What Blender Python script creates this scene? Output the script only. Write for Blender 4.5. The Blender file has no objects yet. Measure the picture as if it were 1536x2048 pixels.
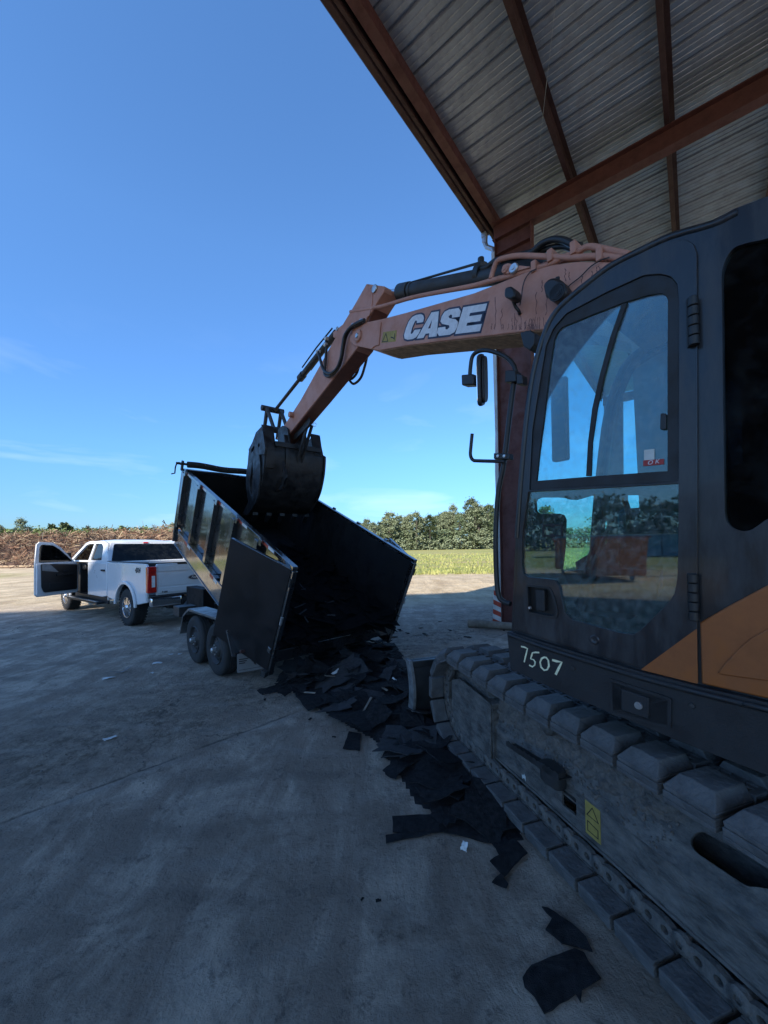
import bpy, math, random
from mathutils import Matrix, Vector, noise
from mathutils.geometry import tessellate_polygon
R = math.radians
random.seed(11)
scn = bpy.context.scene
# ---------------------------------------------------------------- camera
F_PX, CAM_H, SHIFT = 765.0, 1.75, 52.6          # focal length in px of the 1536x2048 photo
cd = bpy.data.cameras.new('camera'); cam = bpy.data.objects.new('camera', cd)
scn.collection.objects.link(cam); scn.camera = cam
cd.sensor_fit = 'VERTICAL'; cd.sensor_height = 36; cd.lens = 36*F_PX/2048
cd.shift_y = SHIFT/2048; cd.clip_start = .05; cd.clip_end = 3000
CM = Matrix.Rotation(R(91.0), 4, 'X') @ Matrix.Rotation(-R(.8), 4, 'Z')
cam.matrix_world = Matrix.Translation((0, 0, CAM_H)) @ CM
# ---------------------------------------------------------------- sky, sun, exposure
SUN_EL, SUN_AZ = 36.0, 205.0                     # azimuth clockwise from +Y
w = bpy.data.worlds.new('World'); scn.world = w; w.use_nodes = True
nt = w.node_tree; N = nt.nodes; L = nt.links
bg = N['Background']; bg.inputs['Strength'].default_value = .118
sk = N.new('ShaderNodeTexSky'); sk.sky_type = 'NISHITA'; sk.sun_disc = False
sk.sun_elevation = R(SUN_EL); sk.sun_rotation = R(SUN_AZ); sk.altitude = 0
sk.air_density = 1.0; sk.dust_density = .3; sk.ozone_density = 3.0
tc = N.new('ShaderNodeTexCoord')
# thin cloud wisps: stretched noise, kept to low bands of the sky
mp = N.new('ShaderNodeMapping'); mp.inputs['Scale'].default_value = (2.0, 2.0, 9)
L.new(tc.outputs['Generated'], mp.inputs['Vector'])
nz = N.new('ShaderNodeTexNoise'); nz.inputs['Scale'].default_value = 1.5; nz.inputs['Detail'].default_value = 7; nz.inputs['Distortion'].default_value = .5
L.new(mp.outputs['Vector'], nz.inputs['Vector'])
cr = N.new('ShaderNodeValToRGB'); cr.color_ramp.elements[0].position = .54; cr.color_ramp.elements[1].position = .82
cr.color_ramp.elements[1].color = (.42, .42, .42, 1)
L.new(nz.outputs['Fac'], cr.inputs['Fac'])
sx = N.new('ShaderNodeSeparateXYZ'); L.new(tc.outputs['Generated'], sx.inputs[0])
r2 = N.new('ShaderNodeValToRGB'); e = r2.color_ramp.elements
e[0].position = 0; e[0].color = (.9, .9, .9, 1); e[1].position = .48; e[1].color = (0, 0, 0, 1)
L.new(sx.outputs['Z'], r2.inputs['Fac'])
mu = N.new('ShaderNodeMath'); mu.operation = 'MULTIPLY'; L.new(cr.outputs['Color'], mu.inputs[0]); L.new(r2.outputs['Color'], mu.inputs[1])
mx = N.new('ShaderNodeMix'); mx.data_type = 'RGBA'; mx.inputs['B'].default_value = (6.4, 7.0, 8.0, 1)
L.new(mu.outputs[0], mx.inputs['Factor'])
tint = N.new('ShaderNodeMix'); tint.data_type = 'RGBA'; tint.blend_type = 'MULTIPLY'; tint.inputs['Factor'].default_value = 1; tint.inputs['B'].default_value = (.70, 1.03, 1.30, 1)
L.new(sk.outputs['Color'], tint.inputs['A']); hr_ = N.new('ShaderNodeValToRGB'); e = hr_.color_ramp.elements; e[0].position = 0; e[0].color = (.40, .42, .48, 1); e[1].position = .6; e[1].color = (1, 1, 1, 1); e.new(.22).color = (.69, .74, .82, 1)
t2 = N.new('ShaderNodeMix'); t2.data_type = 'RGBA'; t2.blend_type = 'MULTIPLY'; t2.inputs['Factor'].default_value = 1; L.new(sx.outputs['Z'], hr_.inputs['Fac']); L.new(tint.outputs['Result'], t2.inputs['A']); L.new(hr_.outputs['Color'], t2.inputs['B'])
L.new(t2.outputs['Result'], mx.inputs['A']); L.new(mx.outputs['Result'], bg.inputs['Color'])
sd = bpy.data.lights.new('sun', 'SUN'); sd.energy = 4.5; sd.angle = R(.5); sd.color = (1, .93, .82)
so = bpy.data.objects.new('sun', sd); scn.collection.objects.link(so)
so.rotation_euler = (R(90-SUN_EL), 0, -R(SUN_AZ)+math.pi)
so.rotation_euler = Vector((-math.sin(R(SUN_AZ))*math.cos(R(SUN_EL)), -math.cos(R(SUN_AZ))*math.cos(R(SUN_EL)), -math.sin(R(SUN_EL)))).to_track_quat('-Z', 'Y').to_euler()
scn.view_settings.view_transform = 'Standard'; scn.view_settings.look = 'None'
scn.view_settings.exposure = 1.0; scn.view_settings.gamma = 1
scn.view_settings.use_curve_mapping = False
# ---------------------------------------------------------------- measuring helpers: photo pixel -> point on a real plane
O3 = Vector((0, 0, CAM_H))
def ray(x, y): return CM.to_3x3() @ Vector(((x-768)/F_PX, -(y-1024-SHIFT)/F_PX, -1))
def gnd(x, y, h=0.): d = ray(x, y); return O3+d*((h-CAM_H)/d.z)
def vec(az): return Vector((math.sin(R(az)), math.cos(R(az)), 0))
class Frame:
    """upright plane family: origin p0, direction az, depth b to its right"""
    def __init__(s, p0, az):
        s.p = Vector((p0[0], p0[1], 0)); s.u = vec(az); s.v = vec(az+90)
        s.m = Matrix.Translation(s.p) @ Matrix((s.u, (0, 0, 1), s.v)).transposed().to_4x4()
    def __call__(s, x, y, b=0.):                 # -> (along, height)
        d = ray(x, y); q = O3+d*(((s.p+s.v*b-O3).dot(s.v))/d.dot(s.v)); return ((q-s.p).dot(s.u), q.z)
    def l(s, pts, b=0.): return [s(x, y, b) for x, y in pts]
    def w(s, a, z, b=0.): return s.p+s.u*a+s.v*b+Vector((0, 0, z))
def zz(x0, y0, k, pts): return [(x0+x*k, y0+y*k) for x, y in pts]
# ---------------------------------------------------------------- geometry helpers
I4 = Matrix.Identity(4)
class G:
    def __init__(s): s.v = []; s.f = []
    def add(s, vs, fs, m=None):
        n = len(s.v)
        s.v += [(m @ Vector(p) if m is not None else Vector(p)) for p in vs]; s.f += [[i+n for i in f] for f in fs]; return s
    def box(s, c, d, m=None):
        x, y, z = [k/2 for k in d]; c = Vector(c)
        vs = [c+Vector((i*x, j*y, k*z)) for i in (-1, 1) for j in (-1, 1) for k in (-1, 1)]
        return s.add(vs, [(0, 1, 3, 2), (4, 6, 7, 5), (0, 4, 5, 1), (2, 3, 7, 6), (0, 2, 6, 4), (1, 5, 7, 3)], m)
    def bb(s, a, b, m=None): a = Vector(a); b = Vector(b); return s.box((a+b)/2, [abs(t) for t in (b-a)], m)
    def hexa(s, lo, hi, m=None):                 # two quads
        return s.add(list(lo)+list(hi), [(3, 2, 1, 0), (4, 5, 6, 7), (0, 1, 5, 4), (1, 2, 6, 5), (2, 3, 7, 6), (3, 0, 4, 7)], m)
    def prism(s, poly, d0, d1, m=None, holes=()):
        loops = [list(poly)]+[list(h) for h in holes]; flat = [p for l in loops for p in l]; n = len(flat)
        vs = [(x, y, d0) for x, y in flat]+[(x, y, d1) for x, y in flat]
        if holes:
            tr = tessellate_polygon([[Vector((x, y, 0)) for x, y in l] for l in loops]); caps = [list(t) for t in tr]
        else: caps = [list(range(n))]
        fs = [c for c in caps]+[[i+n for i in reversed(c)] for c in caps]; o = 0
        for l in loops:
            k = len(l); fs += [(o+i, o+(i+1) % k, o+(i+1) % k+n, o+i+n) for i in range(k)]; o += k
        return s.add(vs, fs, m)
    def tube(s, pts, r, n=8, m=None, caps=True, r1=None):
        pts = [Vector(p) for p in pts]; k = len(pts); rings = []; up = Vector((0, 0, 1))
        t0 = (pts[1]-pts[0]).normalized()
        if abs(t0.dot(up)) > .9: up = Vector((1, 0, 0))
        x = t0.cross(up).normalized()
        for i, p in enumerate(pts):
            t = ((pts[min(i+1, k-1)]-pts[max(i-1, 0)])).normalized()
            x = (x-t*x.dot(t)).normalized(); y = t.cross(x); rr = r if r1 is None else r+(r1-r)*i/(k-1)
            rings += [p+(x*math.cos(2*math.pi*j/n)+y*math.sin(2*math.pi*j/n))*rr for j in range(n)]
        fs = [(i*n+j, i*n+(j+1) % n, (i+1)*n+(j+1) % n, (i+1)*n+j) for i in range(k-1) for j in range(n)]
        if caps: fs += [list(range(n))[::-1], [(k-1)*n+j for j in range(n)]]
        return s.add(rings, fs, m)
    def cyl(s, p0, p1, r, n=20, m=None, r1=None): return s.tube([p0, p1], r, n, m, True, r1)
    def lathe(s, prof, c, ax, n=32, m=None):     # prof: (radius, distance along axis); closed if ends at r=0
        c = Vector(c); ax = Vector(ax).normalized(); x = ax.orthogonal().normalized(); y = ax.cross(x); vs = []
        for r, d in prof: vs += [c+ax*d+(x*math.cos(2*math.pi*j/n)+y*math.sin(2*math.pi*j/n))*max(r, 1e-4) for j in range(n)]
        k = len(prof); fs = [(i*n+j, i*n+(j+1) % n, (i+1)*n+(j+1) % n, (i+1)*n+j) for i in range(k-1) for j in range(n)]
        return s.add(vs, fs, m)
    def strip(s, rows, m=None):                  # grid of points
        k = len(rows[0]); vs = [p for r in rows for p in r]
        return s.add(vs, [(i*k+j, i*k+j+1, (i+1)*k+j+1, (i+1)*k+j) for i in range(len(rows)-1) for j in range(k-1)], m)
def curve(pts, k=6):                             # Catmull-Rom through the points
    P = [Vector(p) for p in pts]; P = [P[0]*2-P[1]]+P+[P[-1]*2-P[-2]]; out = []
    for i in range(1, len(P)-2):
        a, b, c, d = P[i-1:i+3]
        for j in range(k):
            t = j/k; out.append(.5*((2*b)+(c-a)*t+(2*a-5*b+4*c-d)*t*t+(3*b-a-3*c+d)*t**3))
    return out+[P[-2]]
def rnd(pts, r, k=5):                            # round the corners of a 2D polygon
    out = []; n = len(pts); P = [Vector(p[:2]) for p in pts]
    for i in range(n):
        a, b, c = P[i-1], P[i], P[(i+1) % n]; d1 = a-b; d2 = c-b; q = min(r, d1.length*.45, d2.length*.45)
        p, e_ = b+d1.normalized()*q, b+d2.normalized()*q
        for j in range(k+1): t = j/k; out.append(tuple(p*(1-t)**2+b*2*t*(1-t)+e_*t*t))
    return out
INV = {}
def fin(me, smooth=35, fix=True):
    import bmesh
    if fix:
        bm = bmesh.new(); bm.from_mesh(me); bmesh.ops.recalc_face_normals(bm, faces=bm.faces); bm.to_mesh(me); bm.free()
    if smooth:
        me.polygons.foreach_set('use_smooth', [True]*len(me.polygons)); me.set_sharp_from_angle(angle=R(smooth))
def mesh(name, g, mat, inv=None, smooth=35, fix=True):
    me = bpy.data.meshes.new(name)
    me.from_pydata([tuple(inv @ p) if inv is not None else tuple(p) for p in g.v], [], g.f)
    for m in (mat if isinstance(mat, (list, tuple)) else [mat]): me.materials.append(m)
    fin(me, smooth, fix); return me
def bevel(o, wd, seg=2):
    b = o.modifiers.new('bevel', 'BEVEL'); b.width = wd; b.segments = seg; b.limit_method = 'ANGLE'; b.angle_limit = R(38); b.harden_normals = False
def thing(name, label, cat, loc=(0, 0, 0), rz=0, group=None):
    o = bpy.data.objects.new(name, None); scn.collection.objects.link(o); o.empty_display_size = .2
    o.location = loc; o.rotation_euler = (0, 0, rz); o['label'] = label; o['category'] = cat
    if group: o['group'] = group
    INV[o] = (Matrix.Translation(loc) @ Matrix.Rotation(rz, 4, 'Z')).inverted(); return o
def part(name, g, mat, par, bev=0, smooth=35, label=None, kind=None, seg=2, fix=True):
    o = bpy.data.objects.new(name, mesh(name, g, mat, INV[par], smooth, fix)); scn.collection.objects.link(o)
    o.parent = par; INV[o] = INV[par]
    if bev: bevel(o, bev, seg)
    if label: o['label'] = label
    if kind: o['kind'] = kind
    return o
def inst(name, me, M, par, bev=0):                # shared-mesh part placed by world matrix M
    o = bpy.data.objects.new(name, me); scn.collection.objects.link(o); o.parent = par
    o.matrix_local = INV[par] @ M; INV[o] = INV[par]
    if bev: bevel(o, bev)
    return o
def solo(name, g, mat, label=None, cat=None, group=None, kind=None, smooth=35, bev=0, fix=True):
    n = len(g.v); c = Vector((sum(p.x for p in g.v)/n, sum(p.y for p in g.v)/n, min(p.z for p in g.v)))
    if kind == 'structure': c = Vector((0, 0, 0))
    o = bpy.data.objects.new(name, mesh(name, g, mat, Matrix.Translation(-c), smooth, fix)); o.location = c; scn.collection.objects.link(o)
    if label: o['label'] = label
    if cat: o['category'] = cat
    if group: o['group'] = group
    if kind: o['kind'] = kind
    if bev: bevel(o, bev)
    return o
def kids(o, cache={}):
    return [c for c in scn.collection.objects if c.parent == o]
def copytree(o, par=None):
    c = o.copy(); scn.collection.objects.link(c)
    if par is not None: c.parent = par
    for k in kids(o): copytree(k, c)
    return c
def text_geo(txt, size, m, depth=.004, shear=0., bold=0.):
    cu = bpy.data.curves.new('lettering', 'FONT'); cu.body = txt; cu.size = size; cu.extrude = depth; cu.shear = shear; cu.offset = bold
    cu.align_x = 'CENTER'; cu.align_y = 'CENTER'; cu.resolution_u = 3
    o = bpy.data.objects.new('lettering', cu); scn.collection.objects.link(o)
    me = bpy.data.meshes.new_from_object(o); g = G(); g.add([v.co for v in me.vertices], [list(p.vertices) for p in me.polygons], m)
    bpy.data.objects.remove(o); bpy.data.meshes.remove(me); return g
# ---------------------------------------------------------------- materials
MATS = {}
def mk(name, col, rough=.6, metal=0., var=.25, scale=6., col2=None, bump=0., bscale=60., coat=0., dirt=None, dirt_amt=.4, dirt_scale=3., spec=.5, stretch=None, emit=None):
    m = bpy.data.materials.new(name); m.use_nodes = True; n = m.node_tree.nodes; l = m.node_tree.links; b = n['Principled BSDF']
    t = n.new('ShaderNodeTexCoord'); mp = n.new('ShaderNodeMapping'); l.new(t.outputs['Object'], mp.inputs['Vector'])
    if stretch: mp.inputs['Scale'].default_value = stretch
    z = n.new('ShaderNodeTexNoise'); z.inputs['Scale'].default_value = scale; z.inputs['Detail'].default_value = 6; z.inputs['Roughness'].default_value = .62
    l.new(mp.outputs[0], z.inputs['Vector'])
    c = n.new('ShaderNodeValToRGB'); c.color_ramp.elements[0].position = .3; c.color_ramp.elements[1].position = .7
    c1 = [k*(1-var) for k in col]; c2 = col2 or [min(1, k*(1+var)) for k in col]
    c.color_ramp.elements[0].color = (*c1, 1); c.color_ramp.elements[1].color = (*c2, 1)
    l.new(z.outputs['Fac'], c.inputs['Fac']); out = c.outputs['Color']
    if dirt:
        z2 = n.new('ShaderNodeTexNoise'); z2.inputs['Scale'].default_value = dirt_scale; z2.inputs['Detail'].default_value = 9; z2.inputs['Roughness'].default_value = .7
        l.new(mp.outputs[0], z2.inputs['Vector'])
        r = n.new('ShaderNodeMapRange'); r.inputs[1].default_value = .42; r.inputs[2].default_value = .72; r.inputs[4].default_value = dirt_amt
        l.new(z2.outputs['Fac'], r.inputs[0]); x = n.new('ShaderNodeMix'); x.data_type = 'RGBA'; x.inputs['B'].default_value = (*dirt, 1)
        l.new(r.outputs[0], x.inputs['Factor']); l.new(out, x.inputs['A']); out = x.outputs['Result']
        rr = n.new('ShaderNodeMapRange'); rr.inputs[1].default_value = 0; rr.inputs[2].default_value = max(dirt_amt, .01); rr.inputs[3].default_value = rough; rr.inputs[4].default_value = min(1, rough+.45)
        l.new(r.outputs[0], rr.inputs[0]); l.new(rr.outputs[0], b.inputs['Roughness'])
    else: b.inputs['Roughness'].default_value = rough
    l.new(out, b.inputs['Base Color']); b.inputs['Metallic'].default_value = metal; b.inputs['Specular IOR Level'].default_value = spec
    b.inputs['Coat Weight'].default_value = coat; b.inputs['Coat Roughness'].default_value = .06
    if bump:
        z3 = n.new('ShaderNodeTexNoise'); z3.inputs['Scale'].default_value = bscale; z3.inputs['Detail'].default_value = 5
        l.new(mp.outputs[0], z3.inputs['Vector']); bp = n.new('ShaderNodeBump'); bp.inputs['Strength'].default_value = bump; bp.inputs['Distance'].default_value = .02
        l.new(z3.outputs['Fac'], bp.inputs['Height']); l.new(bp.outputs[0], b.inputs['Normal'])
    MATS[name] = m; return m
def glass(name, tint, rough=.02, dirtc=(.35, .4, .4), dirt=.15, dscale=25, ior=1.5):
    m = bpy.data.materials.new(name); m.use_nodes = True; n = m.node_tree.nodes; l = m.node_tree.links
    n.remove(n['Principled BSDF']); o = n['Material Output']
    tr = n.new('ShaderNodeBsdfTransparent'); tr.inputs[0].default_value = (*tint, 1); gl = n.new('ShaderNodeBsdfGlossy'); gl.inputs['Roughness'].default_value = rough
    fr = n.new('ShaderNodeFresnel'); fr.inputs[0].default_value = ior; mx = n.new('ShaderNodeMixShader')
    l.new(fr.outputs[0], mx.inputs[0]); l.new(tr.outputs[0], mx.inputs[1]); l.new(gl.outputs[0], mx.inputs[2])
    d = n.new('ShaderNodeBsdfDiffuse'); d.inputs[0].default_value = (*dirtc, 1); m2 = n.new('ShaderNodeMixShader')
    t = n.new('ShaderNodeTexCoord'); z = n.new('ShaderNodeTexNoise'); z.inputs['Scale'].default_value = dscale; z.inputs['Detail'].default_value = 8; z.inputs['Roughness'].default_value = .7
    l.new(t.outputs['Object'], z.inputs['Vector']); r = n.new('ShaderNodeMapRange'); r.inputs[1].default_value = .45; r.inputs[2].default_value = .75; r.inputs[3].default_value = dirt*.25; r.inputs[4].default_value = dirt*2
    l.new(z.outputs['Fac'], r.inputs[0]); l.new(r.outputs[0], m2.inputs[0]); l.new(mx.outputs[0], m2.inputs[1]); l.new(d.outputs[0], m2.inputs[2]); l.new(m2.outputs[0], o.inputs[0])
    return m
DUST = (.16, .145, .13)
cab_black = mk('cab_black_paint', (.013, .0145, .018), .28, var=.2, scale=3, coat=.2, spec=.4, dirt=(.085, .08, .08), dirt_amt=.5, dirt_scale=5, bump=.03, bscale=9, stretch=(2.2, 2.2, .55))
skirt_black = mk('skirt_black_paint', (.011, .0115, .014), .5, var=.25, scale=5, dirt=(.045, .043, .04), dirt_amt=.35, dirt_scale=9, bump=.08, bscale=150)
blade_edge = mk('worn_blade_edge', (.19, .19, .19), .5, metal=.3, var=.4, scale=14, dirt=(.08, .075, .07), dirt_amt=.5, dirt_scale=9)
orange = mk('orange_paint', (.30, .085, .015), .45, var=.12, scale=4, dirt=(.12, .05, .025), dirt_amt=.5, dirt_scale=8)
boom_paint = mk('faded_boom_paint', (.46, .22, .16), .6, var=.08, scale=3, dirt=(.33, .145, .105), dirt_amt=.6, dirt_scale=5, bump=.06, bscale=40)
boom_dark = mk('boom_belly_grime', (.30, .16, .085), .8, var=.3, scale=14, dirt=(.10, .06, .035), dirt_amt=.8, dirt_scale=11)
stain_shade = mk('dark_oil_run_and_belly_shade', (.12, .045, .032), .5, var=.3)  # oil runs; also the stick belly, where underside shade is put in
rubber = mk('track_rubber', (.078, .076, .076), .7, var=.35, scale=11, dirt=(.17, .165, .16), dirt_amt=.5, dirt_scale=14, bump=.5, bscale=45)
steel_dirty = mk('dirty_track_steel', (.070, .066, .062), .6, var=.6, scale=16, dirt=(.22, .20, .18), dirt_amt=.75, dirt_scale=9, bump=.5, bscale=60, stretch=(1.8, .8, 1.8))
mud = mk('dried_mud', (.135, .12, .108), .95, var=.35, scale=18, bump=.9, bscale=55)
black_steel = mk('black_steel', (.02, .02, .021), .45, var=.3, scale=8, dirt=(.07, .065, .06), dirt_amt=.4)
bucket_steel = mk('worn_bucket_steel', (.020, .020, .022), .36, metal=.4, var=.5, scale=6, dirt=(.075, .072, .075), dirt_amt=.5, dirt_scale=7, bump=.15, bscale=18)
plastic = mk('black_plastic', (.013, .013, .014), .5, var=.2)
hose = mk('black_rubber_hose', (.012, .012, .013), .42, var=.3, dirt=(.06, .055, .05), dirt_amt=.3)
chrome = mk('chrome', (.75, .76, .78), .12, metal=1., var=.05)
bare = mk('bare_zinc_steel', (.5, .5, .5), .35, metal=.8, var=.15)
yellow = mk('yellow_sticker', (.34, .25, .06), .6, var=.2, dirt=(.15, .12, .05), dirt_amt=.4, dirt_scale=30)
ink = mk('black_ink', (.01, .01, .012), .6)
white_letter = mk('pale_letter_vinyl', (.62, .64, .68), .5, var=.08, dirt=(.3, .3, .33), dirt_amt=.4, dirt_scale=20)
navy_edge = mk('dark_letter_edge', (.018, .022, .05), .5)
chalk = mk('cream_paint_marker', (.75, .72, .48), .7, var=.2, scale=60)
red_label = mk('red_label', (.30, .03, .03), .6)
pale_label = mk('pale_label', (.5, .52, .5), .6)
cab_glass = glass('cab_glass', (.50, .78, .80), dirt=.11, dirtc=(.42, .47, .48), ior=1.8, dscale=34)
win_glass = glass('windscreen_glass', (.80, .93, .95), dirt=.03, dscale=12, ior=1.3)
dark_glass = glass('dark_rear_glass', (.03, .035, .04), dirt=.02, dscale=8, ior=1.4)
truck_glass = glass('truck_privacy_glass', (.07, .08, .08), dirt=.03)
seat_cloth = mk('seat_cloth', (.03, .035, .05), .9, var=.3, bump=.2, bscale=300)
blue_cloth = mk('blue_cloth', (.025, .06, .14), .9, var=.4, scale=14)
white_paint = mk('white_truck_paint', (.62, .63, .65), .25, var=.03, scale=2, coat=.6, dirt=(.45, .42, .38), dirt_amt=.12, dirt_scale=1.2)
tyre = mk('tyre_rubber', (.016, .016, .017), .75, var=.3, scale=10, dirt=(.06, .056, .052), dirt_amt=.4, dirt_scale=7, bump=.2, bscale=90)
red_lens = mk('red_lamp_lens', (.45, .015, .012), .15, coat=.6, var=.25, scale=20)
clear_lens = mk('clear_lamp_lens', (.75, .75, .75), .15, coat=.6)
trailer_black = mk('gloss_black_trailer_paint', (.012, .012, .013), .12, var=.15, scale=3, coat=1, dirt=(.03, .027, .024), dirt_amt=.08, dirt_scale=2.5, spec=1)
scuff_g = None
trailer_inner = mk('scuffed_black_bed_steel', (.005, .005, .006), .6, spec=.25, var=.4, scale=3, dirt=(.014, .013, .012), dirt_amt=.5, dirt_scale=5, bump=.1, bscale=12)
trailer_black.node_tree.nodes['Principled BSDF'].inputs['Coat IOR'].default_value = 2.3
door_black = mk('matt_black_gate_paint', (.005, .005, .0065), .42, spec=.35, var=.3, scale=2, dirt=(.03, .02, .018), dirt_amt=.5, dirt_scale=2.2, bump=.05, bscale=8)
fender_steel = mk('worn_diamond_plate', (.38, .38, .38), .4, metal=.85, var=.25, scale=9, dirt=(.2, .17, .14), dirt_amt=.5, dirt_scale=6, bump=.3, bscale=90)
tape_red = mk('red_reflective_tape', (.42, .06, .035), .4)
tape_white = mk('white_reflective_tape', (.6, .58, .55), .4)
plate_metal = mk('pale_plate_metal', (.20, .19, .185), .5, var=.15)
shingle_mat = mk('torn_asphalt_shingle', (.010, .010, .012), .9, spec=.2, var=.5, scale=30, col2=(.028, .028, .031), bump=.5, bscale=220)
shingle_grey = mk('grey_shingle_back', (.028, .028, .031), .9, var=.4, scale=20, bump=.5, bscale=150)
paper_mat = mk('pale_scrap', (.55, .56, .56), .8, var=.2)
wood_mat = mk('weathered_log', (.20, .165, .13), .9, var=.4, scale=7, bump=.6, bscale=25, stretch=(1, 1, 1))
red_oxide = mk('red_oxide_steel', (.105, .034, .028), .55, var=.18, scale=3, dirt=(.04, .018, .016), dirt_amt=.45, dirt_scale=5, bump=.04, bscale=20)
red_oxide2 = mk('red_oxide_purlin', (.055, .022, .018), .6, var=.2, scale=3, dirt=(.03, .014, .013), dirt_amt=.5, dirt_scale=4)
galv = mk('galvanised_roof_sheet', (.37, .40, .45), .40, metal=.6, var=.14, scale=1.6, dirt=(.24, .25, .275), dirt_amt=.5, dirt_scale=3, bump=.05, bscale=5)
canopy_white = mk('white_bounce_sheet', (.72, .71, .68), .6, var=.06)  # white so the underside of the added canopy bounces light
galv_trim = mk('pale_metal_trim', (.55, .54, .52), .45, metal=.4, var=.15, dirt=(.3, .28, .25), dirt_amt=.5)
bark = mk('pine_bark', (.10, .08, .065), .95, var=.35, bump=.3)
def leaf(name, a, b, sc=1.2):
    m = mk(name, a, .75, var=.35, scale=sc, col2=b); p = m.node_tree.nodes['Principled BSDF']; p.inputs['Subsurface Weight'].default_value = 0; return m
leaf_pine = leaf('pine_needles', (.11, .14, .075), (.24, .27, .15))
leaf_dark = leaf('dark_evergreen_leaves', (.06, .09, .045), (.17, .21, .10))
leaf_bright = leaf('spring_green_leaves', (.10, .15, .035), (.22, .27, .08))
twig = mk('dry_brush', (.17, .085, .055), .9, var=.5, scale=.5, col2=(.36, .20, .12))
twig2 = mk('pale_dry_brush', (.33, .22, .14), .9, var=.3, scale=.7, col2=(.50, .38, .24))
twig3 = mk('dark_dry_brush', (.06, .035, .026), .9, var=.4, scale=.6)
# ================================================================ GROUND
def nz2(x, y, s): return noise.noise(Vector((x*s, y*s, 3.1)))
J0 = gnd(0, 1645); J1 = gnd(680, 1390); JD = (J1-J0).normalized(); JN = Vector((-JD.y, JD.x, 0)); JC = JN.dot(J0)   # slab joint
def axis(a, b, st, far, g=1.35):
    o = []; x = a
    while x < b: o.append(x); x += st
    o.append(b); s = st; x = b
    while x < far: s *= g; x += s; o.append(x)
    s = st; x = a; pre = []
    while x > -far: s *= g; x -= s; pre.append(x)
    return pre[::-1]+o
xs = axis(-13, 5, .06, 1600); ys = axis(.4, 14.5, .05, 1600)
def ground_z(x, y):
    if abs(x) > 60 or y < -10 or y > 70: return 0
    d = JN.x*x+JN.y*y-JC
    z = .006*nz2(x, y, .8)
    rough = max(0, min(1, (d+.15)/.5))*max(0, 1-max(0, d-1.3)/1.2)            # loose dirt beyond the joint
    rough = max(rough, max(0, min(1, (y-9.5)/3)))
    z += rough*(.014*nz2(x, y, 3.1)+.014*abs(nz2(x, y, 8))+.010*nz2(x, y, 16))
    z += .0025*nz2(x*1.0, y*2.4, 6)+.004*max(0, nz2(x, y*1.6, 2.2))*nz2(x, y, 13)
    if abs(d+.02*nz2(x, y, 1.5)) < .035 and y < 7.5: z -= .016*(.4+.6*max(0, nz2(x, y, 2)+.5))
    if y > 13: z += .03*abs(nz2(x, y, .5))*min(1, (y-13)/3)
    b = 16.8+.6*math.sin(x*.5)+nz2(x, y, .3)
    if x > -1: z += .16*math.exp(-((y-b)/.55)**2)*(.6+.7*abs(nz2(x, y, 1.1)))
    return z
g = G(); g.v = [Vector((x, y, ground_z(x, y))) for y in ys for x in xs]; k = len(xs)
g.f = [(j*k+i, j*k+i+1, (j+1)*k+i+1, (j+1)*k+i) for j in range(len(ys)-1) for i in range(k-1)]
gm = bpy.data.materials.new('ground_sand_concrete_field'); gm.use_nodes = True; n = gm.node_tree.nodes; l = gm.node_tree.links; bs = n['Principled BSDF']
tcg = n.new('ShaderNodeTexCoord'); sp = n.new('ShaderNodeSeparateXYZ'); l.new(tcg.outputs['Object'], sp.inputs[0])
def math_(op, a, b=None, c=None):
    q = n.new('ShaderNodeMath'); q.operation = op
    for i, v in enumerate((a, b, c)):
        if v is None: continue
        if isinstance(v, (int, float)): q.inputs[i].default_value = v
        else: l.new(v, q.inputs[i])
    return q.outputs[0]
def noi(s, d=6, rg=.6, st=None, dist=0):
    z = n.new('ShaderNodeTexNoise'); z.inputs['Scale'].default_value = s; z.inputs['Detail'].default_value = d; z.inputs['Roughness'].default_value = rg; z.inputs['Distortion'].default_value = dist
    if st:
        q = n.new('ShaderNodeMapping'); q.inputs['Scale'].default_value = st[:3]; q.inputs['Rotation'].default_value = (0, 0, R(st[3])); l.new(tcg.outputs['Object'], q.inputs[0]); l.new(q.outputs[0], z.inputs['Vector'])
    else: l.new(tcg.outputs['Object'], z.inputs['Vector'])
    return z.outputs['Fac']
def rng(v, a, b, c=0, d=1):
    q = n.new('ShaderNodeMapRange'); q.clamp = True
    for i, t in enumerate((a, b, c, d)): q.inputs[i+1].default_value = t
    l.new(v, q.inputs[0]); return q.outputs[0]
def mixc(f, a, b):
    q = n.new('ShaderNodeMix'); q.data_type = 'RGBA'
    if isinstance(f, (int, float)): q.inputs['Factor'].default_value = f
    else: l.new(f, q.inputs['Factor'])
    for nm, v in (('A', a), ('B', b)):
        if isinstance(v, tuple): q.inputs[nm].default_value = (*v, 1)
        else: l.new(v, q.inputs[nm])
    return q.outputs['Result']
X, Y = sp.outputs['X'], sp.outputs['Y']
fine = noi(38, 8, .7); mid = noi(2.3, 8, .68, dist=.6); big = noi(.45, 5, .6); drag = noi(2.2, 7, .65, (1, .22, 1, 35), .8)
conc = mixc(rng(mid, .40, .62), (.33, .262, .205), (.66, .54, .43))
conc = mixc(rng(drag, .46, .60, 0, .8), conc, (.32, .245, .19))
conc = mixc(rng(big, .5, .68, 0, .55), conc, (.235, .20, .17))
conc = mixc(rng(noi(9, 9, .78), .55, .64, 0, .7), conc, (.14, .115, .095))
dirtc = mixc(rng(noi(7, 9, .78), .42, .60), (.12, .088, .062), (.42, .335, .255))
jd = math_('SUBTRACT', math_('ADD', math_('MULTIPLY', X, JN.x), math_('MULTIPLY', Y, JN.y)), JC)
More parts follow.
